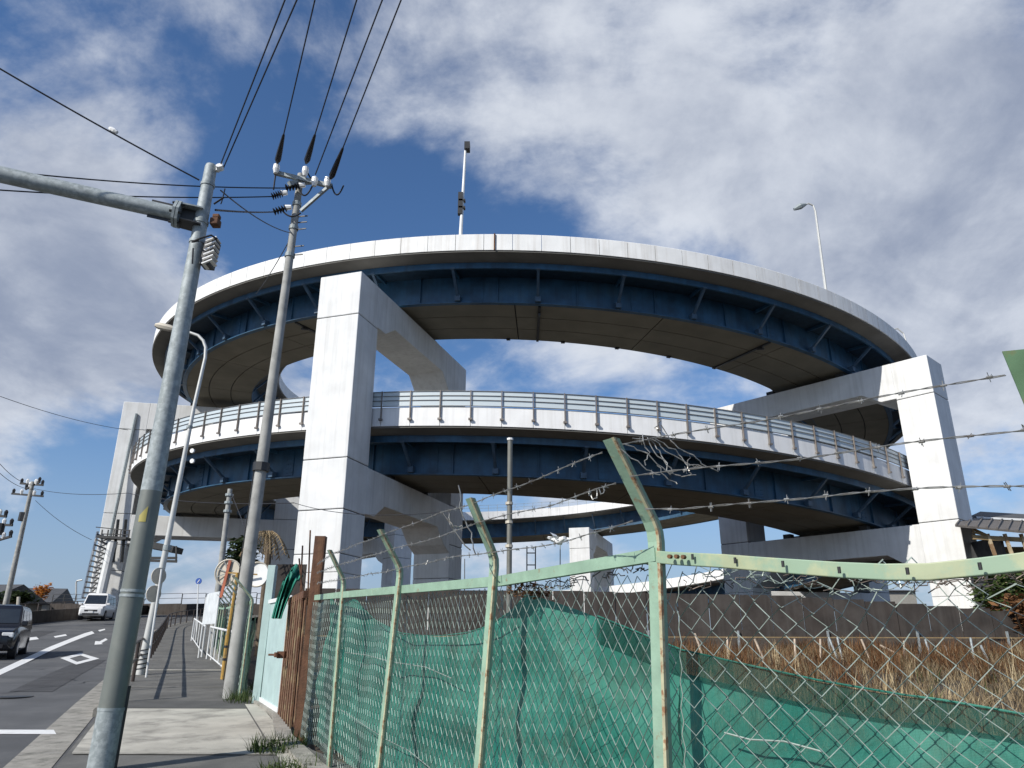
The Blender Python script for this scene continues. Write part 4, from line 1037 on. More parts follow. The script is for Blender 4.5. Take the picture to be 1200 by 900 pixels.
def barrier(p0, p1, h, label, n=5):
    p0, p1 = Vector(p0), Vector(p1); r = thing('pipe_barrier', p0, label, 'barrier', 'white pipe barriers on the pavement')
    b = MB(); b.tube([p0, p0 + Vector((0, 0, h)), p1 + Vector((0, 0, h)), p1], .03, 8); b.build('frame', M['white_paint'], r)
    b = MB(); b.tube([p0 + Vector((0, 0, .15)), p1 + Vector((0, 0, .15))], .02, 6); b.build('bottom_rail', M['white_paint'], r)
    for i in range(1, n): q = p0.lerp(p1, i / n); b = MB(); b.tube([q + Vector((0, 0, .15)), q + Vector((0, 0, h))], .018, 6); b.build('bar', M['white_paint'], r)


G = lambda px, py: ground(px, py)
barrier(G(268, 797), G(243, 773), .98, 'nearer white pipe barrier by the yellow guard, left of the concrete pole')
barrier(G(237, 771), G(225, 752), .98, 'farther white pipe barrier, behind the first one')
q = G(240, 772); r = thing('white_board', q, 'white board with rounded top standing between the pipe barriers', 'board')
q1_ = at(236, 735, q.y + 1.4); qa = at(238, 735, q.y); qb = at(253, 735, q.y - 1.2)
b = MB(); zt = at(246, 697, q.y).z; zb_ = at(246, 733, q.y).z; d_ = (qb - qa); d_.z = 0; nn = Vector((d_.y, -d_.x, 0)).normalized() * .02
prf = [(0, 0), (1, 0), (1, .9), (.93, 1), (.2, 1), (.06, .9)]
for s_ in (-1, 1):
    for u, v in prf: pt = Vector((qa.x, qa.y, 0)) + d_ * u + nn * s_; b.v.append((pt.x, pt.y, zb_ + (zt - zb_) * v))
b.f += [tuple(range(6)), tuple(range(11, 5, -1))] + [(i, (i + 1) % 6, 6 + (i + 1) % 6, 6 + i) for i in range(6)]
b.build('panel', mat('faded_white_board', (.6, .63, .64), .5, var=.12, scale=4), r)
b = MB(); b.tube([(qb.x, qb.y, g(qb.y)), (qb.x, qb.y, zt)], .03, 8); b.tube([(qa.x, qa.y, g(qa.y)), (qa.x, qa.y, zt - .1)], .025, 8); b.build('support', M['white_paint'], r)
# double traffic mirror, backs towards us
mb0 = G(262, 797); r = thing('traffic_mirror', mb0, 'orange pole with two round traffic mirrors seen from behind, beside the concrete pole', 'traffic mirror')
ym = mb0.y
b = MB(); b.tube([mb0, at(268, 745, ym)], .052, 10); b.build('pole_guard', M['yellow'], r)
b = MB(); b.tube([at(268, 745, ym), at(275, 700, ym), at(279, 672, ym)], .04, 8); b.build('mirror_pole', M['yellow'], r)
for (py, hh) in ((775, 2), (760, 2)): b = MB(); p = at(262 + (797 - py) * .115, py, ym); b.tube([p, p + Vector((0, 0, .05))], .057, 10); b.build('black_band', M['black'], r)
for (px, py, rd, mm) in ((268, 672, .29, 'sign_back'), (302, 674, .27, 'porcelain')):
    c = at(px, py, ym + .1); b = MB(); b.tube([c, c + Vector((.01, .05, 0)), c + Vector((.02, .09, 0))], [rd, rd * .97, rd * .5], 24); dsk = b.build('mirror_back', M[mm], r, smooth=False)
    b = MB(); n = 26; b.tube([c + Vector((cos(2 * pi * i / n) * rd, -.01, sin(2 * pi * i / n) * rd)) for i in range(n + 1)], .022, 6, caps=False); b.build('mirror_rim', M['sign_back'], r)
    if px < 280:
        b = MB()
        for k in range(4): a = k * pi / 4 + .4; b.bar(c + Vector((cos(a) * rd, -.02, sin(a) * rd)), c - Vector((cos(a) * rd, .02, sin(a) * rd)), .015)
        b.build('rib', M['galv'], r)
        b = MB(); b.bar(c + Vector((.03, -.05, .27)), c + Vector((-.08, -.05, -.55)), .06, .03); b.build('bracket', M['mirror_red'], r)
b = MB(); b.bar(at(268, 672, ym), at(302, 674, ym), .03); b.build('crossbar', M['yellow'], r)
p = G(278, 812); b = MB(); p.y += .5; b.tube([G(273, 811), at(281, 744, G(273, 811).y)], .045, 8); b.build('short_post', M['white_paint'], None, label='short white pipe post right behind the concrete pole foot', cat='post')

# ------------------------------------------------------------------ gate
YG = [(-2.66, 10.05), (-3.31, 11.65), (-4.1, 13.2)]
gt = thing('gate', (-3.31, 11.65, g(11.65)), 'pale blue metal gate with a rusted corrugated leaf in the fence line', 'gate')
pt = lambda i, z: Vector((YG[i][0], YG[i][1], z))
zA, zB, zC = g(10.05) + .05, g(11.65) + .05, g(13.2) + .05
nrm_g = Vector((-.88, -.47, 0))


def slab_(nm, a, c, za0, za1, zc0, zc1, th, m, off=0, parent=gt):
    b = MB(); o_ = nrm_g * off
    for s_ in (-1, 1):
        for p_, z in ((a, za0), (c, zc0), (c, zc1), (a, za1)): b.v.append((p_[0] + o_.x + nrm_g.x * s_ * th / 2, p_[1] + o_.y + nrm_g.y * s_ * th / 2, z))
    b.f += [(0, 1, 2, 3), (7, 6, 5, 4)] + [(i, (i + 1) % 4, 4 + (i + 1) % 4, 4 + i) for i in range(4)]; return b.build(nm, m, parent)


slab_('blue_leaf', YG[1], YG[2], zB, 2.31, zC, 2.33, .03, M['gate_blue'])
for (a, c, z0, z1, z2, z3) in ((YG[1], YG[2], zB - .02, zB + .05, zC - .02, zC + .05), (YG[1], YG[2], 2.30, 2.36, 2.32, 2.38)): slab_('leaf_frame', a, c, z0, z1, z2, z3, .06, M['white_paint'], .01)
b = MB(); b.bar((YG[1][0], YG[1][1], zB), (YG[1][0], YG[1][1], 2.36), .05, .06); b.build('leaf_frame', M['white_paint'], gt)
n = 15
for i in range(n):
    a = [YG[0][k] + (YG[1][k] - YG[0][k]) * i / n for k in (0, 1)]; c = [YG[0][k] + (YG[1][k] - YG[0][k]) * (i + .97) / n for k in (0, 1)]
    if i % 2: slab_('rust_board', a, c, zA, 2.30 - .03 * (i % 3), zB, 2.30, .02, M['rust2'], .03)
    else: slab_('rust_board', a, c, zA + .01, 2.31, zB + .01, 2.31, .02, M['rust'] if i % 4 else M['rust2'], -.01)
b = MB(); b.bar(pt(0, 2.27), pt(1, 2.27) , .07, .09); b.build('rust_rail', M['rust'], gt)
ztp = at(325, 663, 13.1).z
for dx in (0, .14):
    b = MB(); b.bar(Vector((-4.12 + dx * .5, 13.15 - dx, g(13.2) - .1)), Vector((-4.12 + dx * .5 + .03, 13.15 - dx, ztp - dx * .2)), .13 if dx == 0 else .03, .13 if dx == 0 else .03); b.build('gate_post', M['gate_blue'], gt)
pr0 = at(352, 866, 9.9); b = MB(); tp = at(376, 629, 9.9)
for dx, w in ((0, .13),): b.bar(Vector((pr0.x, pr0.y, g(9.9) - .1)), tp, w, .06); b.bar(Vector((pr0.x, pr0.y, g(9.9) - .1)) + Vector((.06, .03, 0)), tp + Vector((.06, .03, 0)), .02, .12)
b.build('rust_post', M['rust'], gt)
p = at(336, 768, 10.9); b = MB(); b.tube([p + nrm_g * .05, p + nrm_g * .14, p + nrm_g * .14 + Vector((-.12, .10, 0))], .016, 6); b.box(p + nrm_g * .06, (.1, .1, .09)); b.tube([p + nrm_g * .16 + Vector((.04, -.04, .03)), p + nrm_g * .17 + Vector((.05, -.04, -.03))], .03, 8); b.build('latch', M['rust'], gt)
# rods standing behind the gate
for i, (px, py0, py1) in enumerate(((352, 690, 640), (361, 690, 622), (357, 695, 655))):
    b = MB(); b.tube([at(px, py0 + 20, 10.6), at(px + (3 if i < 2 else -6), py1, 10.6)], .012, 5); b.build('thin_rod', M['rust'], gt)
# rag
b = MB(); rr = random.Random(11); base = at(341, 690, 11.4)
rag = MB(); nu, nv = 14, 12
for i in range(nu):
    for j in range(nv):
        u = i / (nu - 1); v = j / (nv - 1)
        px = 349 - 22 * v - 3 * u + (u - .5) * 20 * (1 - .35 * v); py = 672 + 8 * sin(v * 3) + 52 * v ** 2 + (4 if v < .2 else 0) - 16 * (1 - v) * (1 - abs(u - .5) * 2)
        rag.v.append(tuple(at(px, py, 11.2 + .10 * sin(u * 19) + .08 * cos(v * 9))))
for i in range(nu - 1):
    for j in range(nv - 1): a = i * nv + j; rag.f.append((a, a + 1, a + nv + 1, a + nv))
o = rag.build('hanging_net_rag', mat('bright_green_net_rag', (.02, .20, .14), .6, var=.3, scale=14), None, smooth=False, label='bunched bright green netting draped over the gate corner', cat='netting')
rag2 = o.modifiers.new('s', 'SOLIDIFY'); rag2.thickness = .02

# ------------------------------------------------------------------ near chain-link fence
fe = thing('chain_link_fence', (.72, 3.6, g(3.6)), 'pale green chain-link fence with bent posts and barbed wire, nearest the camera', 'fence')


def lpost(base, bend, top, w, face, name='fence_post', parent=fe, m1='green_paint'):
    """angle-iron post: wide face plus an edge strip"""
    fn = Vector(face).normalized(); sd = Vector((-fn.y, fn.x, 0))
    b = MB(); base, bend, top = Vector(base), Vector(bend), Vector(top); dirs = [(bend - base).normalized(), ((bend - base).normalized() + (top - bend).normalized()).normalized(), (top - bend).normalized()]
    fr = []; k1 = bend - (bend - base).normalized() * .05; k2 = bend + (top - bend).normalized() * .05
    mid = (k1 + k2) / 2 + (bend - (k1 + k2) / 2) * .5
    for p_ in (base, k1, mid, k2, top):
        fr.append(lambda q, p_=p_: p_ + sd * q[0] + fn * q[1])
    b.sweep([(-w / 2, 0), (w / 2, 0), (w / 2, -w * .5), (w / 2 - .006, -w * .5), (w / 2 - .006, -.006), (-w / 2, -.006)], fr)
    po = b.build(name, M[m1], parent)
    b = MB(); b.sweep([(w / 2 - .014, .004), (w / 2 + .003, .004), (w / 2 + .003, -.012), (w / 2, -.012), (w / 2, 0), (w / 2 - .014, 0)], fr); b.build('post_edge', M['green_edge'], po)
    return po


PP = [((775, 900), (766, 622), (713, 514), 3.6), ((560, 900), (578, 655), (549, 584), 4.9), ((443, 900), (468, 668), (444, 621), 6.3), ((385, 900), (402, 681), (385, 645), 8.07)]
bends, tops_ = [], []
for i, (a, c, d, Y) in enumerate(PP):
    bd = at(*c, Y); bs_ = at(*a, Y); bs_ = bd + (bs_ - bd) * ((bd.z - (g(Y) - .1)) / (bd.z - bs_.z)); tp = at(*d, Y - .22)
    lpost(bs_, bd, tp, (.074, .064, .062, .06)[i], (-.80, -.60, 0)); bends.append(bd); tops_.append(tp)
# right-hand post, mostly outside the picture
bd = at(1290, 632, 2.5)
lpost((bd.x + .02, bd.y, .2), bd, at(1196, 408, 2.27), .105, (-.3, -.95, 0), m1='dkgreen_paint')
# barrier rail of square tube, in lengths that meet at the posts
rl = [at(790, 654, 3.52), at(850, 657, 3.30), at(900, 661, 3.13), at(985, 667, 2.90), at(1040, 669.5, 2.77), at(1090, 669, 2.68), at(1150, 663, 2.58), at(1200, 657, 2.5), at(1290, 640, 2.35)]
b = MB()
fr = [lambda q, p_=p_: p_ + Vector((.67, .74, 0)) * q[0] + Vector((0, 0, q[1])) for p_ in [at(772, 652.5, 3.6)] + rl]
b.sweep([(-.022, -.029), (.022, -.029), (.022, .029), (-.022, .029)], fr); b.build('top_rail', mat('yellowed_green_paint', (.36, .40, .25), .5, var=.12, scale=8, col2=(.24, .36, .26), c2scale=6, c2lo=.45, c2hi=.55, c2amt=.8), fe, bevel=.004)
for (px, py) in ((866, 652), (917, 660), (981, 667), (1061, 668), (1148, 663)):
    pass
rp = [(772, 649.5, 3.6), (588, 681, 4.9), (474, 691, 6.3), (404, 697.5, 8.07), (371, 701, 9.8)]
rlp = [at(*q) for q in rp]
for a, c in zip(rlp, rlp[1:]): b = MB(); b.bar(a, c, .045, .062); b.build('top_rail', M['green_paint'], fe)
# bolts and slots on the right rail
for (px, py, Y) in ((787, 652, 3.5), (795, 652, 3.47), (803, 652.5, 3.44)): b = MB(); p = at(px, py, Y - .03); b.tube([p, p + Vector((-.014, -.016, 0))], .010, 6); b.build('rail_bolt', M['rust'], fe)
for (px, py, Y) in ((812, 652, 3.42), (862, 656, 3.25), (918, 660, 3.06), (984, 667, 2.88), (1064, 668, 2.70), (1149, 662, 2.56)):
    b = MB(); p = at(px, py, Y - .035); b.tube([p + Vector((0, 0, .012)), p - Vector((0, 0, .012))], .006, 6); b.build('rail_slot', M['black'], fe)

# chain-link mesh -------------------------------------------------
def link_bay(a, c, zt0, zt1, zb0, zb1, cell, rw, name='link_mesh', parent=fe, warp=.012, loose=0., seed=1, mname='wire', ratio=1.15, r_n=3):
    """a,c: ground-plan ends; woven diamonds between z top and bottom"""
    a, c = Vector((a[0], a[1], 0)), Vector((c[0], c[1], 0)); Ls = (c - a).length; d = (c - a) / Ls; nr = Vector((d.y, -d.x, 0)); rr = random.Random(seed)
    nw = int(Ls / (cell / 2)); b = MB(); ch = cell * ratio / 2
    ph = [rr.uniform(0, 6.28) for _ in range(6)]
    def W_(s, z):
        return (warp * sin(s * 5.1 + ph[0] + z * 2) + warp * .6 * sin(z * 6.7 + ph[1] + s * 3), warp * .7 * sin(s * 7 + ph[2] + z * 4.4), warp * .8 * cos(s * 6.2 + ph[3]) + warp * .5 * sin(z * 8 + s * 11 + ph[4]))
    for k in range(0, nw + 1, 1):
        s0 = k * cell / 2; pts_ = []
        f = s0 / Ls; zt = zt0 + (zt1 - zt0) * f; zb2 = zb0 + (zb1 - zb0) * f
        m_ = int((zt - zb2) / ch)
        for j in range(m_ + 1):
            s = s0 + (cell * .53 if (j + k) % 2 else -.03 * cell); z = zt - j * ch
            if s > Ls: s = Ls
            w0, w1, w2 = W_(s, z); top = max(0, 1 - j * ch / .28)
            lz = loose * top * (rr.uniform(-.009, .009) + .05 * sin(s * 9 + ph[5])); ls = loose * top * .03 * sin(s * 13 + j)
            pts_.append(a + d * (s + w1 + ls) + nr * (w0 + (.003 if (j + k) % 2 else -.003)) + Vector((0, 0, z + w2 + lz)))
        if len(pts_) > 1: b.tube(pts_, rw, r_n, caps=False)
    return b.build(name, M[mname], parent, kind='stuff')


fp = [(2.10, 2.42), (.76, 3.63), (-.06, 4.95), (-.85, 6.35), (-1.70, 8.1), (-2.50, 9.78)]
link_bay(fp[0], fp[1], 1.84, 1.98, .2, .25, .112, .0029, warp=.010, loose=1.0, seed=3, ratio=1.0)
link_bay(fp[1], fp[2], 1.97, 1.97, .25, .3, .086, .0024, warp=.008, loose=.35, seed=4, ratio=1.25)
link_bay(fp[2], fp[3], 1.98, 2.01, .3, .4, .080, .0024, warp=.008, seed=5, ratio=1.25)
link_bay(fp[3], fp[4], 2.01, 2.10, .4, .5, .080, .0026, warp=.010, seed=6, ratio=1.2)
link_bay(fp[4], fp[5], 2.10, 2.15, .5, .6, .080, .0028, warp=.012, seed=7, ratio=1.2)
# tension wires inside the mesh and the loose torn edge
rr = random.Random(21)


def loosewire(pts2, Y, r, m, n=5, jit=.012, parent=fe, nm='loose_wire'):
    P_ = [at(px, py, Y) if not isinstance(Y, (list, tuple)) else at(px, py, Y[i]) for i, (px, py) in enumerate(pts2)]
    out = []
    for a, c in zip(P_, P_[1:]):
        for i in range(n): out.append(a.lerp(c, i / n) + Vector((rr.uniform(-jit, jit), rr.uniform(-jit, jit), rr.uniform(-jit, jit))))
    out.append(P_[-1]); b = MB(); b.tube(out, r, 4); return b.build(nm, M[m], parent)


for k in range(26):          # torn, tangled edge right under the right-hand rail
    x0 = rr.uniform(795, 1160); Y = 3.5 - (x0 - 790) * .0023; y0 = 672 + rr.uniform(-4, 14)
    loosewire([(x0 + i * rr.uniform(9, 24), y0 + rr.uniform(-9, 11)) for i in range(rr.randint(3, 6))], Y + rr.uniform(-.05, .05), .0022, 'rust_wire' if k % 3 else 'wire', 4, .012)
for k in range(14):
    x0 = rr.uniform(600, 750); Y = 4.8 - (x0 - 590) * .0063; y0 = 682 - (x0 - 590) * .17 + rr.uniform(8, 18)
    loosewire([(x0 + i * rr.uniform(5, 11), y0 + rr.uniform(-7, 5) - i) for i in range(4)], Y, .003, 'rust_wire', 3, .012)
for pts2 in ([(735, 521), (760, 533), (783, 553), (800, 558), (816, 556)], [(741, 514), (763, 516), (775, 532), (786, 556)], [(758, 512), (772, 535), (789, 553)], [(762, 514), (781, 528), (802, 542), (822, 545), (842, 552)],
             [(766, 512), (790, 527), (808, 545), (820, 547)], [(774, 499), (790, 520), (812, 535), (828, 546)], [(752, 510), (760, 530), (757, 545)], [(770, 545), (781, 560), (794, 567)], [(727, 523), (752, 548), (774, 556)], [(775, 510), (768, 500), (775, 492)], [(808, 533), (806, 548), (810, 556)]):
    loosewire(pts2, 3.38, .0026, 'barb', 4, .008)
for pts2 in ([(538, 570), (541, 600), (552, 625), (558, 650)], [(520, 600), (532, 622), (552, 645)], [(526, 603), (531, 618), (542, 616)], [(690, 576), (695, 586), (700, 582), (699, 573)], [(703, 572), (705, 580), (710, 570)]):
    loosewire(pts2, 4.7, .004, 'barb', 4, .008)
# white lashing on the barbed wire
b = MB(); p = at(655, 632, 4.25); clump(b, p, (.05, .03, .03), 14, .035, seed=2); b.tube([at(643, 630, 4.3), at(655, 634, 4.25), at(662, 630, 4.2)], [.008, .022, .01], 8); b.build('white_tape', M['porcelain'], fe)


def barbed(pts3, label=None):
    out = []
    for a, c in zip(pts3, pts3[1:]):
        n = max(2, int((c - a).length / .05))
        for i in range(n): out.append(a.lerp(c, i / n))
    out.append(pts3[-1]); b = MB()
    for s_ in (0, 1): b.tube([p + Vector((0, .003 * sin(i * 1.6 + s_ * pi), .003 * cos(i * 1.6 + s_ * pi))) + Vector((0, 0, .004 * sin(i * .35))) for i, p in enumerate(out)], .0019, 4)
    for i in range(2, len(out) - 1, 3):
        p = out[i]; d = (out[i + 1] - out[i]).normalized()
        for k in range(2):
            v = Vector((rr.uniform(-.4, .4), rr.uniform(-1, 1), rr.uniform(-1, 1))); v = (v - d * v.dot(d)).normalized() * .019; b.tube([p - v + d * .004 * k, p + v + d * .006 * k], .0016, 3)
        b.tube([p - d * .008, p + d * .012], .005, 5)
    return b.build('barbed_wire', M['barb'], fe)


R3 = [((727, 521), (842, 500), (900, 490), (1025, 466), (1178, 437)), ((738, 558), (790, 552), (842, 546), (937, 536), (1062, 519), (1200, 502), (1260, 493)), ((756, 596), (800, 597), (850, 592), (907, 586), (1000, 576), (1072, 572), (1200, 568), (1300, 560))]
for L_ in R3: barbed([at(px, py, 3.45 - 1.1 * (px - 727) / 470) for px, py in L_])
L3 = [[(706, 530, 3.4), (602, 572, 4.2), (554, 590, 4.7), (515, 602, 5.3), (447, 628, 6.1), (425, 636, 6.6), (390, 650, 7.85), (372, 662, 9.8)],
      [(722, 566, 3.45), (645, 592, 4.1), (560, 612, 4.75), (520, 628, 5.4), (453, 646, 6.2), (393, 664, 8), (372, 672, 9.8)],
      [(742, 610, 3.5), (717, 619, 3.6), (670, 632, 4.0), (625, 642, 4.5), (568, 648, 4.9), (520, 655, 5.6), (463, 668, 6.3), (398, 680, 8), (372, 684, 9.8)]]
for L_ in L3: barbed([at(*q) for q in L_])

# ------------------------------------------------------------------ green nets behind the mesh
fpath = [Vector((3.2, 1.47, 0))] + [Vector((x, y, 0)) for x, y in fp]


def fhit(px, py, off):
    d = pixdir(px, py); best = None; k = d.x / d.y
    for a, c in zip(fpath, fpath[1:]):
        e = (c - a).normalized(); nr = Vector((-e.y, e.x, 0)) * -1
        A = a + nr * off; C_ = c + nr * off
        # x = k*y
        f0, f1 = A.x - k * A.y, C_.x - k * C_.y
        if f0 * f1 <= 0 and f0 != f1:
            q = A.lerp(C_, f0 / (f0 - f1)); s = CAM + d * (q.y / d.y); return Vector((q.x, q.y, s.z)), nr
    return None, None


def net(top, name, m, label, off, bot=None, step=5, rows=26, fold=.03, cat='shade net', seed=1, ridge=None):
    b = MB(); xs_ = []; px = top[0][0]; cols = []
    while px <= top[-1][0]:
        for (xa, ya), (xb, yb) in zip(top, top[1:]):
            if xa <= px <= xb: py = ya + (yb - ya) * (px - xa) / (xb - xa); break
        p, nr = fhit(px, py, off)
        if p is None: px += step; continue
        zb2 = g(p.y) - .05
        if bot:
            for (xa, ya), (xb, yb) in zip(bot, bot[1:]):
                if xa <= px <= xb: pyb = ya + (yb - ya) * (px - xa) / (xb - xa); break
            pb, _ = fhit(px, pyb, off); zb2 = pb.z
        col = []
        for j in range(rows + 1):
            v = j / rows; z = p.z + (zb2 - p.z) * v; q = p.x * 1.3 + p.y
            f = fold * (sin(q * 11 + z * 3.2 + seed) * .5 + sin(q * 23 - z * 5.5) * .25 + sin(z * 13 + q * 4) * .25 + .5 * sin(q * 3.1 + z * 1.3)) * min(1, .15 + 2 * v)
            if ridge: f -= ridge[2] * math.exp(-((px + (z - 1.9) * ridge[1] - ridge[0]) / 22.0) ** 2)
            col.append((p.x + nr.x * f, p.y + nr.y * f, z + .006 * sin(q * 17)))
        cols.append(col); px += step
    for c_ in cols: b.v += c_
    n = rows + 1
    for i in range(len(cols) - 1):
        for j in range(rows): b.f.append((i * n + j, i * n + j + 1, (i + 1) * n + j + 1, (i + 1) * n + j))
    return b, b.build(name, M[m], None, smooth=True, label=label, cat=cat)


top1 = [(372, 704), (380, 697), (388, 700), (398, 712), (408, 706), (418, 702), (426, 714), (440, 728), (470, 743), (495, 746), (520, 746), (550, 742), (575, 734), (595, 720), (612, 704), (625, 697), (640, 698), (660, 706), (700, 722), (740, 738), (775, 752), (800, 762)]
_, n1o = net(top1, 'shade_net', 'net', 'dark green shade net sagging behind the fence left of the nearest post', .20, step=4, fold=.09, seed=2, ridge=(640, 95, .09))
top2 = [(700, 722), (740, 738), (800, 762), (880, 780), (960, 797), (1000, 804), (1060, 814), (1100, 819), (1160, 829), (1210, 838), (1290, 852)]
bot2 = [(x, y + 30 + (x - 700) * .012) for x, y in top2]
_, hemo = net(top2, 'net_hem', 'net_hem', 'darker see-through hem band along the top of the right green net', .16, bot=bot2, step=6, rows=4, fold=.012, seed=4, cat='net hem')
top2b = [(x, y - 4) for x, y in bot2]
net(top2b, 'shade_net', 'net', 'lighter green net stretched low behind the right part of the fence', .175, step=6, rows=18, fold=.045, seed=5)
# cord along the net edge, creases
def cord(tp, off, par, r=.0045):
    P_ = [fhit(x, y - 1, off)[0] for x, y in tp]; P_ = [p for p in P_ if p is not None]; ORG[par.name] = Vector((0, 0, 0)); b = MB(); b.tube(P_, r, 6); return b.build('net_cord', M['net'], par)


cord(top2, .15, hemo)
cord([(426, 714), (440, 728), (470, 743), (495, 746), (520, 746), (550, 742), (575, 734), (595, 720)], .09, n1o)
for i, (pl, lb) in enumerate((([(405, 765), (430, 768), (460, 776), (500, 782), (530, 795)], 'pale green string hanging across the left net'), ([(400, 832), (420, 845), (450, 865), (480, 880), (505, 900)], 'second pale string low on the left net'), ([(850, 858), (880, 866), (920, 868), (965, 880)], 'pale string hanging on the lower right net'))):
    P_ = [fhit(x, y, .07)[0] for x, y in pl]; b = MB(); b.tube(P_, .004, 5); b.build('string', M['wire'], None, label=lb, cat='string')

# ------------------------------------------------------------------ fence beyond the gate
f2 = thing('chain_link_fence', (fx(14), 14, g(14)), 'green fence with bent posts continuing beyond the gate behind the concrete pole', 'fence')
yy = 13.6; prev = None; ps = []
while yy < 34:
    a = Vector((fx(yy), yy, g(yy))); bd = a + Vector((.03, 0, 1.62)); tp = bd + Vector((-.30, -.18, .36)); lpost(a, bd, tp, .07, (-.8, -.6, 0), parent=f2); ps.append((a, bd, tp)); yy += 1.95
for (a, b1, t1_), (c, b2, t2_) in zip(ps, ps[1:]):
    b = MB(); b.bar(b1 - Vector((0, 0, .06)), b2 - Vector((0, 0, .06)), .045, .06); b.build('top_rail', M['green_paint'], f2)
    for t in (.3, .65, .98): b = MB(); b.tube(curve_pts(b1.lerp(t1_, t), b2.lerp(t2_, t), .05, 5), .006, 4); b.build('barbed_wire', M['barb'], f2)
    if a.y < 22: link_bay((a.x, a.y), (c.x, c.y), b1.z - .08, b2.z - .08, a.z + .03, c.z + .03, .10, .0035, parent=f2, seed=int(a.y))
    b = MB(); n = 8; rows = 6
    for i in range(n + 1):
        t = i / n; p = a.lerp(c, t)
        for j in range(rows + 1): z = 1.35 - .15 * sin(t * pi) - j * .22; b.v.append((p.x + .12 + .04 * sin(i * 2.1 + j), p.y + .04 * sin(i + j * 2), p.z + max(.02, z)))
    for i in range(n):
        for j in range(rows): k = i * (rows + 1) + j; b.f.append((k, k + 1, k + rows + 2, k + rows + 1))
    b.build('backing_net', M['net_far'], f2)
# concrete footing along the near fence and gate
b = MB(); Q = [Vector((x, y, g(y))) for x, y in [(1.6, 2.7), (.74, 3.6), (-.14, 4.9), (-1.08, 6.3), (-1.93, 8.07), (-2.70, 9.75), (-3.31, 11.65), (-4.1, 13.2), (fx(18), 18), (fx(24), 24), (fx(34), 34)]]
for a, c in zip(Q, Q[1:]): b.bar(a - Vector((.0, 0, .08)), c - Vector((0, 0, .08)), .20, .24)
b.build('fence_footing', M['kerb'], None, label='low dirty concrete footing under the fence and gate', cat='footing')

# ------------------------------------------------------------------ dark sheet wall in the field
dw = thing('sheet_wall', (5, 30, 2), 'long dark brown sheet wall crossing the field behind the weeds', 'wall')
tw = [(330, 690), (365, 690), (500, 692), (640, 692), (760, 695), (900, 697), (1000, 703), (1100, 710), (1160, 715), (1200, 712), (1300, 708)]
xw = -9.2
while xw < 24:
    px = 600 + xw / 30 * 906
    for (xa, ya), (xb, yb) in zip(tw, tw[1:]):
        if xa <= px <= xb: py = ya + (yb - ya) * (px - xa) / (xb - xa); break
    zt_ = at(px, py, 30).z; b = MB(); b.box((xw + .6, 30 + random.uniform(-.02, .02), (zt_ + 2.05) / 2), (1.17, .05, zt_ - 2.05)); b.build('sheet', M['sheet'], dw); xw += 1.2
b = MB(); b.bar((-9, 29.9, 2.07), (25, 29.9, 2.06), .05, .035); b.build('bottom_rail', M['umbra'], dw)
for i in range(9):
    x = -5 + i * 3.4; b = MB(); b.bar((x, 29.9, 1.3), (x, 29.9, 2.3), .07); b.build('post', M['galv'], dw)
# stakes and props in the weeds
k = 0
stl = [((885, 748), (908, 800), 'stake', 22), ((815, 742), (822, 762), 'stake', 24), ((932, 748), (934, 795), 'stake', 22), ((962, 748), (963, 790), 'stake', 24), ((853, 747), (854, 770), 'stake', 24), ((972, 746), (985, 778), 'galv', 26), ((982, 746), (988, 772), 'galv', 26),
       ((1010, 748), (1028, 790), 'stake', 24), ((1060, 750), (1061, 790), 'stake', 24), ((1085, 748), (1096, 785), 'galv', 25), ((1138, 746), (1146, 790), 'galv', 25), ((1108, 755), (1116, 775), 'stake', 25), ((1150, 755), (1160, 775), 'galv', 25), ((1032, 755), (1082, 780), 'stake', 25)]
names = ['white topped leaning stake tied in the weeds', 'short stake leaning left of the others near the net', 'thin upright reddish stake in the middle of the weeds', 'upright stake right of the leaning one', 'short upright stake at the left end of the weeds', 'left grey prop of a close pair against the dark wall', 'right grey prop of a close pair against the dark wall',
         'leaning stake in the weeds at centre right', 'upright bleached stake right of centre', 'long grey slanting prop below the sheet wall', 'grey prop near the right edge of the weeds', 'small leaning stick left of the right grey prop', 'thin slanting grey prop nearest the right edge', 'long fallen pole lying diagonally in the weeds']
for (a, c, mm, Y), nm in zip(stl, names):
    b = MB(); p, q = at(*a, Y), at(*c, Y - .3); q = p + (q - p) * 1.3; b.tube([p, q], .035 if mm == 'galv' else .03, 6); b.build('wooden_stake' if mm == 'stake' else 'steel_prop', M[mm], None, label=nm, cat='stake' if mm == 'stake' else 'prop')

# weeds
rr = random.Random(5)
def field(n, y0, y1, hmin, hmax, w, m, name, label, fn=None, lean=.35):
    b = MB(); per = 14
    for _ in range(n // per):
        y = rr.uniform(y0, y1); xl = max(fx(y) + .6, -2 if y > 12 else -99); x = rr.uniform(xl, y * .95 + 1.5)
        if fn and not fn(x, y): continue
        hc = rr.uniform(.55, 1.25); la = rr.uniform(0, 6.28); sp = rr.uniform(.08, .30)
        for q in range(per):
            a = rr.uniform(0, 6.28); d = sp * sqrt(rr.random()); xx, yy_ = x + cos(a) * d, y + sin(a) * d
            ll = rr.uniform(.05, lean) * rr.uniform(.6, 1.5); aa = a * .5 + la if q % 3 else rr.uniform(0, 6.28)
            blade(b, xx, yy_, terr(xx, yy_) - .05, hc * rr.uniform(hmin, hmax), w * rr.uniform(.5, 1.4), ll, aa)
    o = b.build(name, M[m], None, kind='stuff'); o['label'] = label; o['category'] = 'weeds'; return o


def pn(x, y, s=1.0, o=0): return sin(x * 1.3 * s + o) + sin(y * 1.1 * s + 1.3 * o + x * .6) + .6 * sin(x * 2.9 * s - y * 2.1 + o)


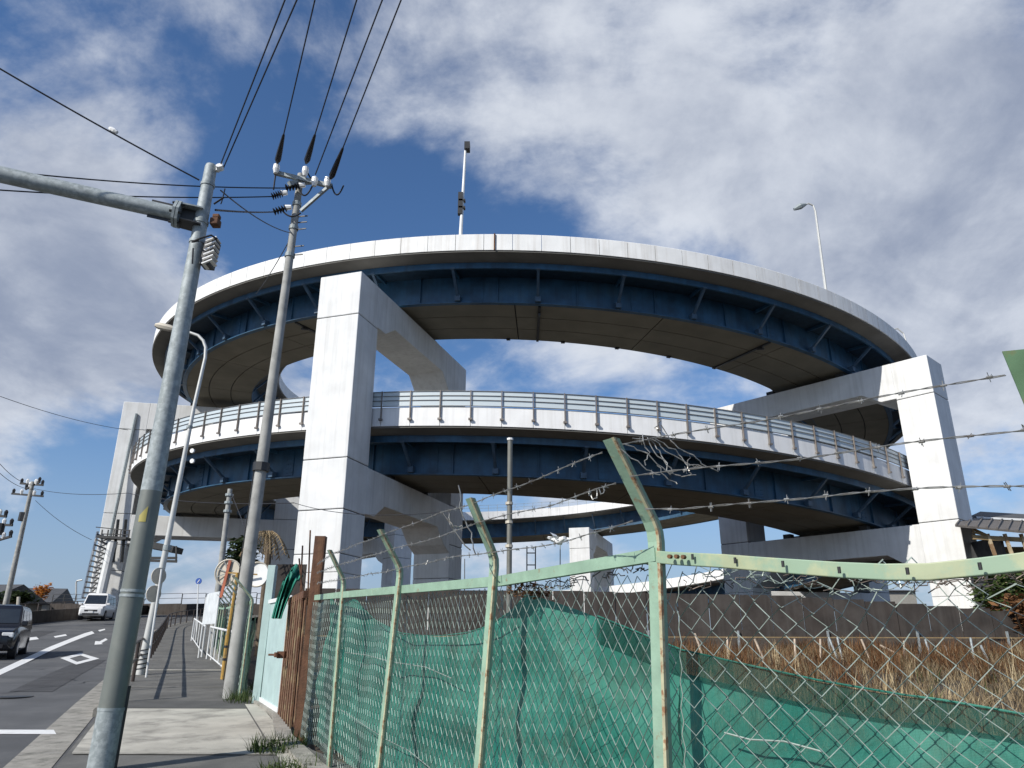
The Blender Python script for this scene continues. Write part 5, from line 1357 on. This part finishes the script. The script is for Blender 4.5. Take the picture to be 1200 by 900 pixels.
ht = lambda y: 1.0 if y < 24 else max(.45, 1 - (y - 24) * .1)
field(34000, 9, 29.5, .12, .50, .008, 'straw', 'dry_grass', 'dry straw coloured grass covering the field behind the fence', lambda x, y: pn(x, y) > -.9 or y < 12, .45)
field(26000, 16, 33, .25, .75, .009, 'brush', 'brown_brush', 'dark reddish brown brush at the foot of the sheet wall', lambda x, y: pn(x, y, .8, 2) > -.7, .7)
field(8000, 12, 25, .3, .85, .008, 'straw_pale', 'pale_reed_clumps', 'pale reed clumps standing out of the brown weeds', lambda x, y: pn(x, y, 1.2, 4) > 1.0, .6)
field(5000, 10, 30, .12, .45, .013, 'leaf', 'green_weeds', 'scattered green weeds low in the field', lambda x, y: pn(x, y, 1.0, 7) > .7, .4)
# vine bump on the fence top at the net peak
b = MB(); clump(b, at(622, 692, 4.75), (.16, .1, .05), 260, .016, seed=12); b.build('dry_vine', M['brush'], None, label='small dry vine clump on the fence above the net peak', cat='vine')
# weeds at the footing


def tuft(c, n, h, m, label, spread=.3, seed=1):
    r3 = random.Random(seed); b = MB()
    for _ in range(n):
        a = r3.uniform(0, 6.28); d = spread * sqrt(r3.random()); blade(b, c.x + cos(a) * d, c.y + sin(a) * d * 1.6, c.z - .02, h * r3.uniform(.4, 1.1), .006 * r3.uniform(.7, 1.6), r3.uniform(.02, h * .8), r3.uniform(0, 6.28))
    clump(b, c + Vector((0, 0, h * .25)), (spread, spread * 1.5, h * .25), n, .02, seed=seed + 1)
    return b.build('weed_tuft', M[m], None, label=label, cat='weeds')


tuft(Vector((-2.55, 9.1, g(9.1) - .02)), 260, .2, 'leaf', 'green weeds at the fence foot beside the rusted gate post', .3, 1)
tuft(Vector((-2.1, 8.0, g(8.0) - .03)), 200, .16, 'leaf', 'low weeds at the foot of the fourth green post', .28, 2)
tuft(Vector((-4.35, 13.6, g(13.6) - .02)), 300, .26, 'leaf', 'green weeds between the concrete pole and the blue gate', .4, 3)
tuft(Vector((-4.75, 15.2, g(15.2) - .02)), 200, .22, 'leaf_dark', 'darker weeds along the fence just beyond the blue gate', .35, 4)
tuft(Vector((kx(16), 16, g(16) - RD)), 140, .16, 'straw', 'dry grass at the kerb behind the traffic pole', .25, 6)
# litter
for i in range(24):
    pass

# ------------------------------------------------------------------ shed at the right
sh = thing('open_shed', at(1180, 640, 42), 'open sided shed with grey roof and rusty posts beside the right pier', 'shed')
Yh = 42
def roofpoly(nm, pts_, th, m):
    P_ = [at(px, py, Y) for px, py, Y in pts_]; b = MB(); n = len(P_)
    for s_ in (0, 1):
        for p in P_: b.v.append((p.x, p.y, p.z + s_ * th))
    b.f += [tuple(range(n)), tuple(range(2 * n - 1, n - 1, -1))] + [(i, (i + 1) % n, n + (i + 1) % n, n + i) for i in range(n)]; return b.build(nm, M[m], sh)


roofpoly('lower_roof', [(1120, 616, 42), (1290, 632, 42), (1290, 612, 52), (1130, 604, 52)], .12, 'roof')
roofpoly('upper_roof', [(1140, 607, 50), (1290, 614, 50), (1290, 610, 54), (1150, 602, 54)], .25, 'roof_dark')
roofpoly('eaves_trim', [(1145, 606, 49.5), (1290, 613, 49.5), (1290, 612, 49.8), (1145, 605.5, 49.8)], .10, 'white_paint')
for k in range(14): p0_, p1_ = at(1122 + k * 12, 616.5 + k * 1.1, 41.98), at(1131 + k * 11.5, 604.5 + k * .6, 52); b = MB(); b.bar(p0_ + Vector((0, 0, .17)), p1_ + Vector((0, 0, .17)), .08, .08); b.build('roof_seam', M['roof'], sh)
for px in (1157, 1177, 1196, 1217, 1240): p = at(px, 622, 42.5); b = MB(); b.bar(p + Vector((0, 0, -.1)), Vector((p.x + .9, p.y, 2)), .15, .15); b.build('post', mat('rusty_white_post', (.5, .4, .25), .7, var=.2, col2=(.2, .1, .04), c2scale=2, c2lo=.45, c2hi=.55, c2amt=.8) if 'rusty_white_post' not in bpy.data.materials else bpy.data.materials['rusty_white_post'], sh)
b = MB(); b.bar(at(1140, 628, 42.5), at(1260, 634, 42.5), .1, .25); b.build('beam', M['umbra'], sh)
b = MB(); b.bar(at(1140, 618, 42.5), at(1157, 626, 42.5), .12, .12); b.bar(at(1157, 626, 42.5), at(1140, 622, 42.5), .1, .1); b.build('brace', M['umbra'], sh)
p = at(1200, 640, 50); b = MB(); b.box((p.x + 1.5, 50, 4.8), (9, .2, 6.5)); b.build('back_wall', M['umbra'], sh)
p = at(1136, 640, 46); b = MB(); b.box((p.x + .3, 46.5, 4.8), (.15, 6.5, 6.0)); b.build('side_wall', M['roof_dark'], sh)
b = MB(); b.box((at(1200, 655, 42.6).x + 1.2, 42.7, 4.4), (8.0, .1, 4.0)); b.build('front_boards', M['roof_dark'], sh)

# ------------------------------------------------------------------ seen through the gaps under the decks
tw_ = thing('floodlight_frame', at(626, 690, 110), 'thin distant ladder frame seen through the gap under the decks', 'frame')
for px in (618, 628): b = MB(); b.tube([at(px, 700, 110), at(px, 640, 110)], .09, 5); b.build('upright', M['dark_metal'], tw_)
for py in (648, 662): b = MB(); b.bar(at(618, py, 110), at(628, py, 110), .14); b.build('crossbar', M['dark_metal'], tw_)
for px, top_, lb in ((657, 638, 'thin distant mast left of the small back pier'), (545, 655, 'thin distant mast beside the grey back pier'), (707, 645, 'thin distant mast right of the small back pier')):
    b = MB(); b.tube([at(px, 700, 115), at(px, top_, 115)], .08, 5); b.build('distant_mast', M['galv'], None, label=lb, cat='mast')
for i, (px0, px1, top_, Y, lb) in enumerate(((376, 410, 686, 140, 'low distant block with balconies seen under the nearest pier beam'), (560, 590, 693, 160, 'small distant building behind the fence near the mast'), (1010, 1060, 690, 130, 'pale distant building glimpsed right of the inner pier'))):
    a, c = at(px0, 700, Y), at(px1, 700, Y); h_ = at(px0, top_, Y).z; house('distant_building', ((a.x + c.x) / 2, Y, 1), (c.x - a.x, 8, h_ - 1.5), 0, .5, lb, cat='building')
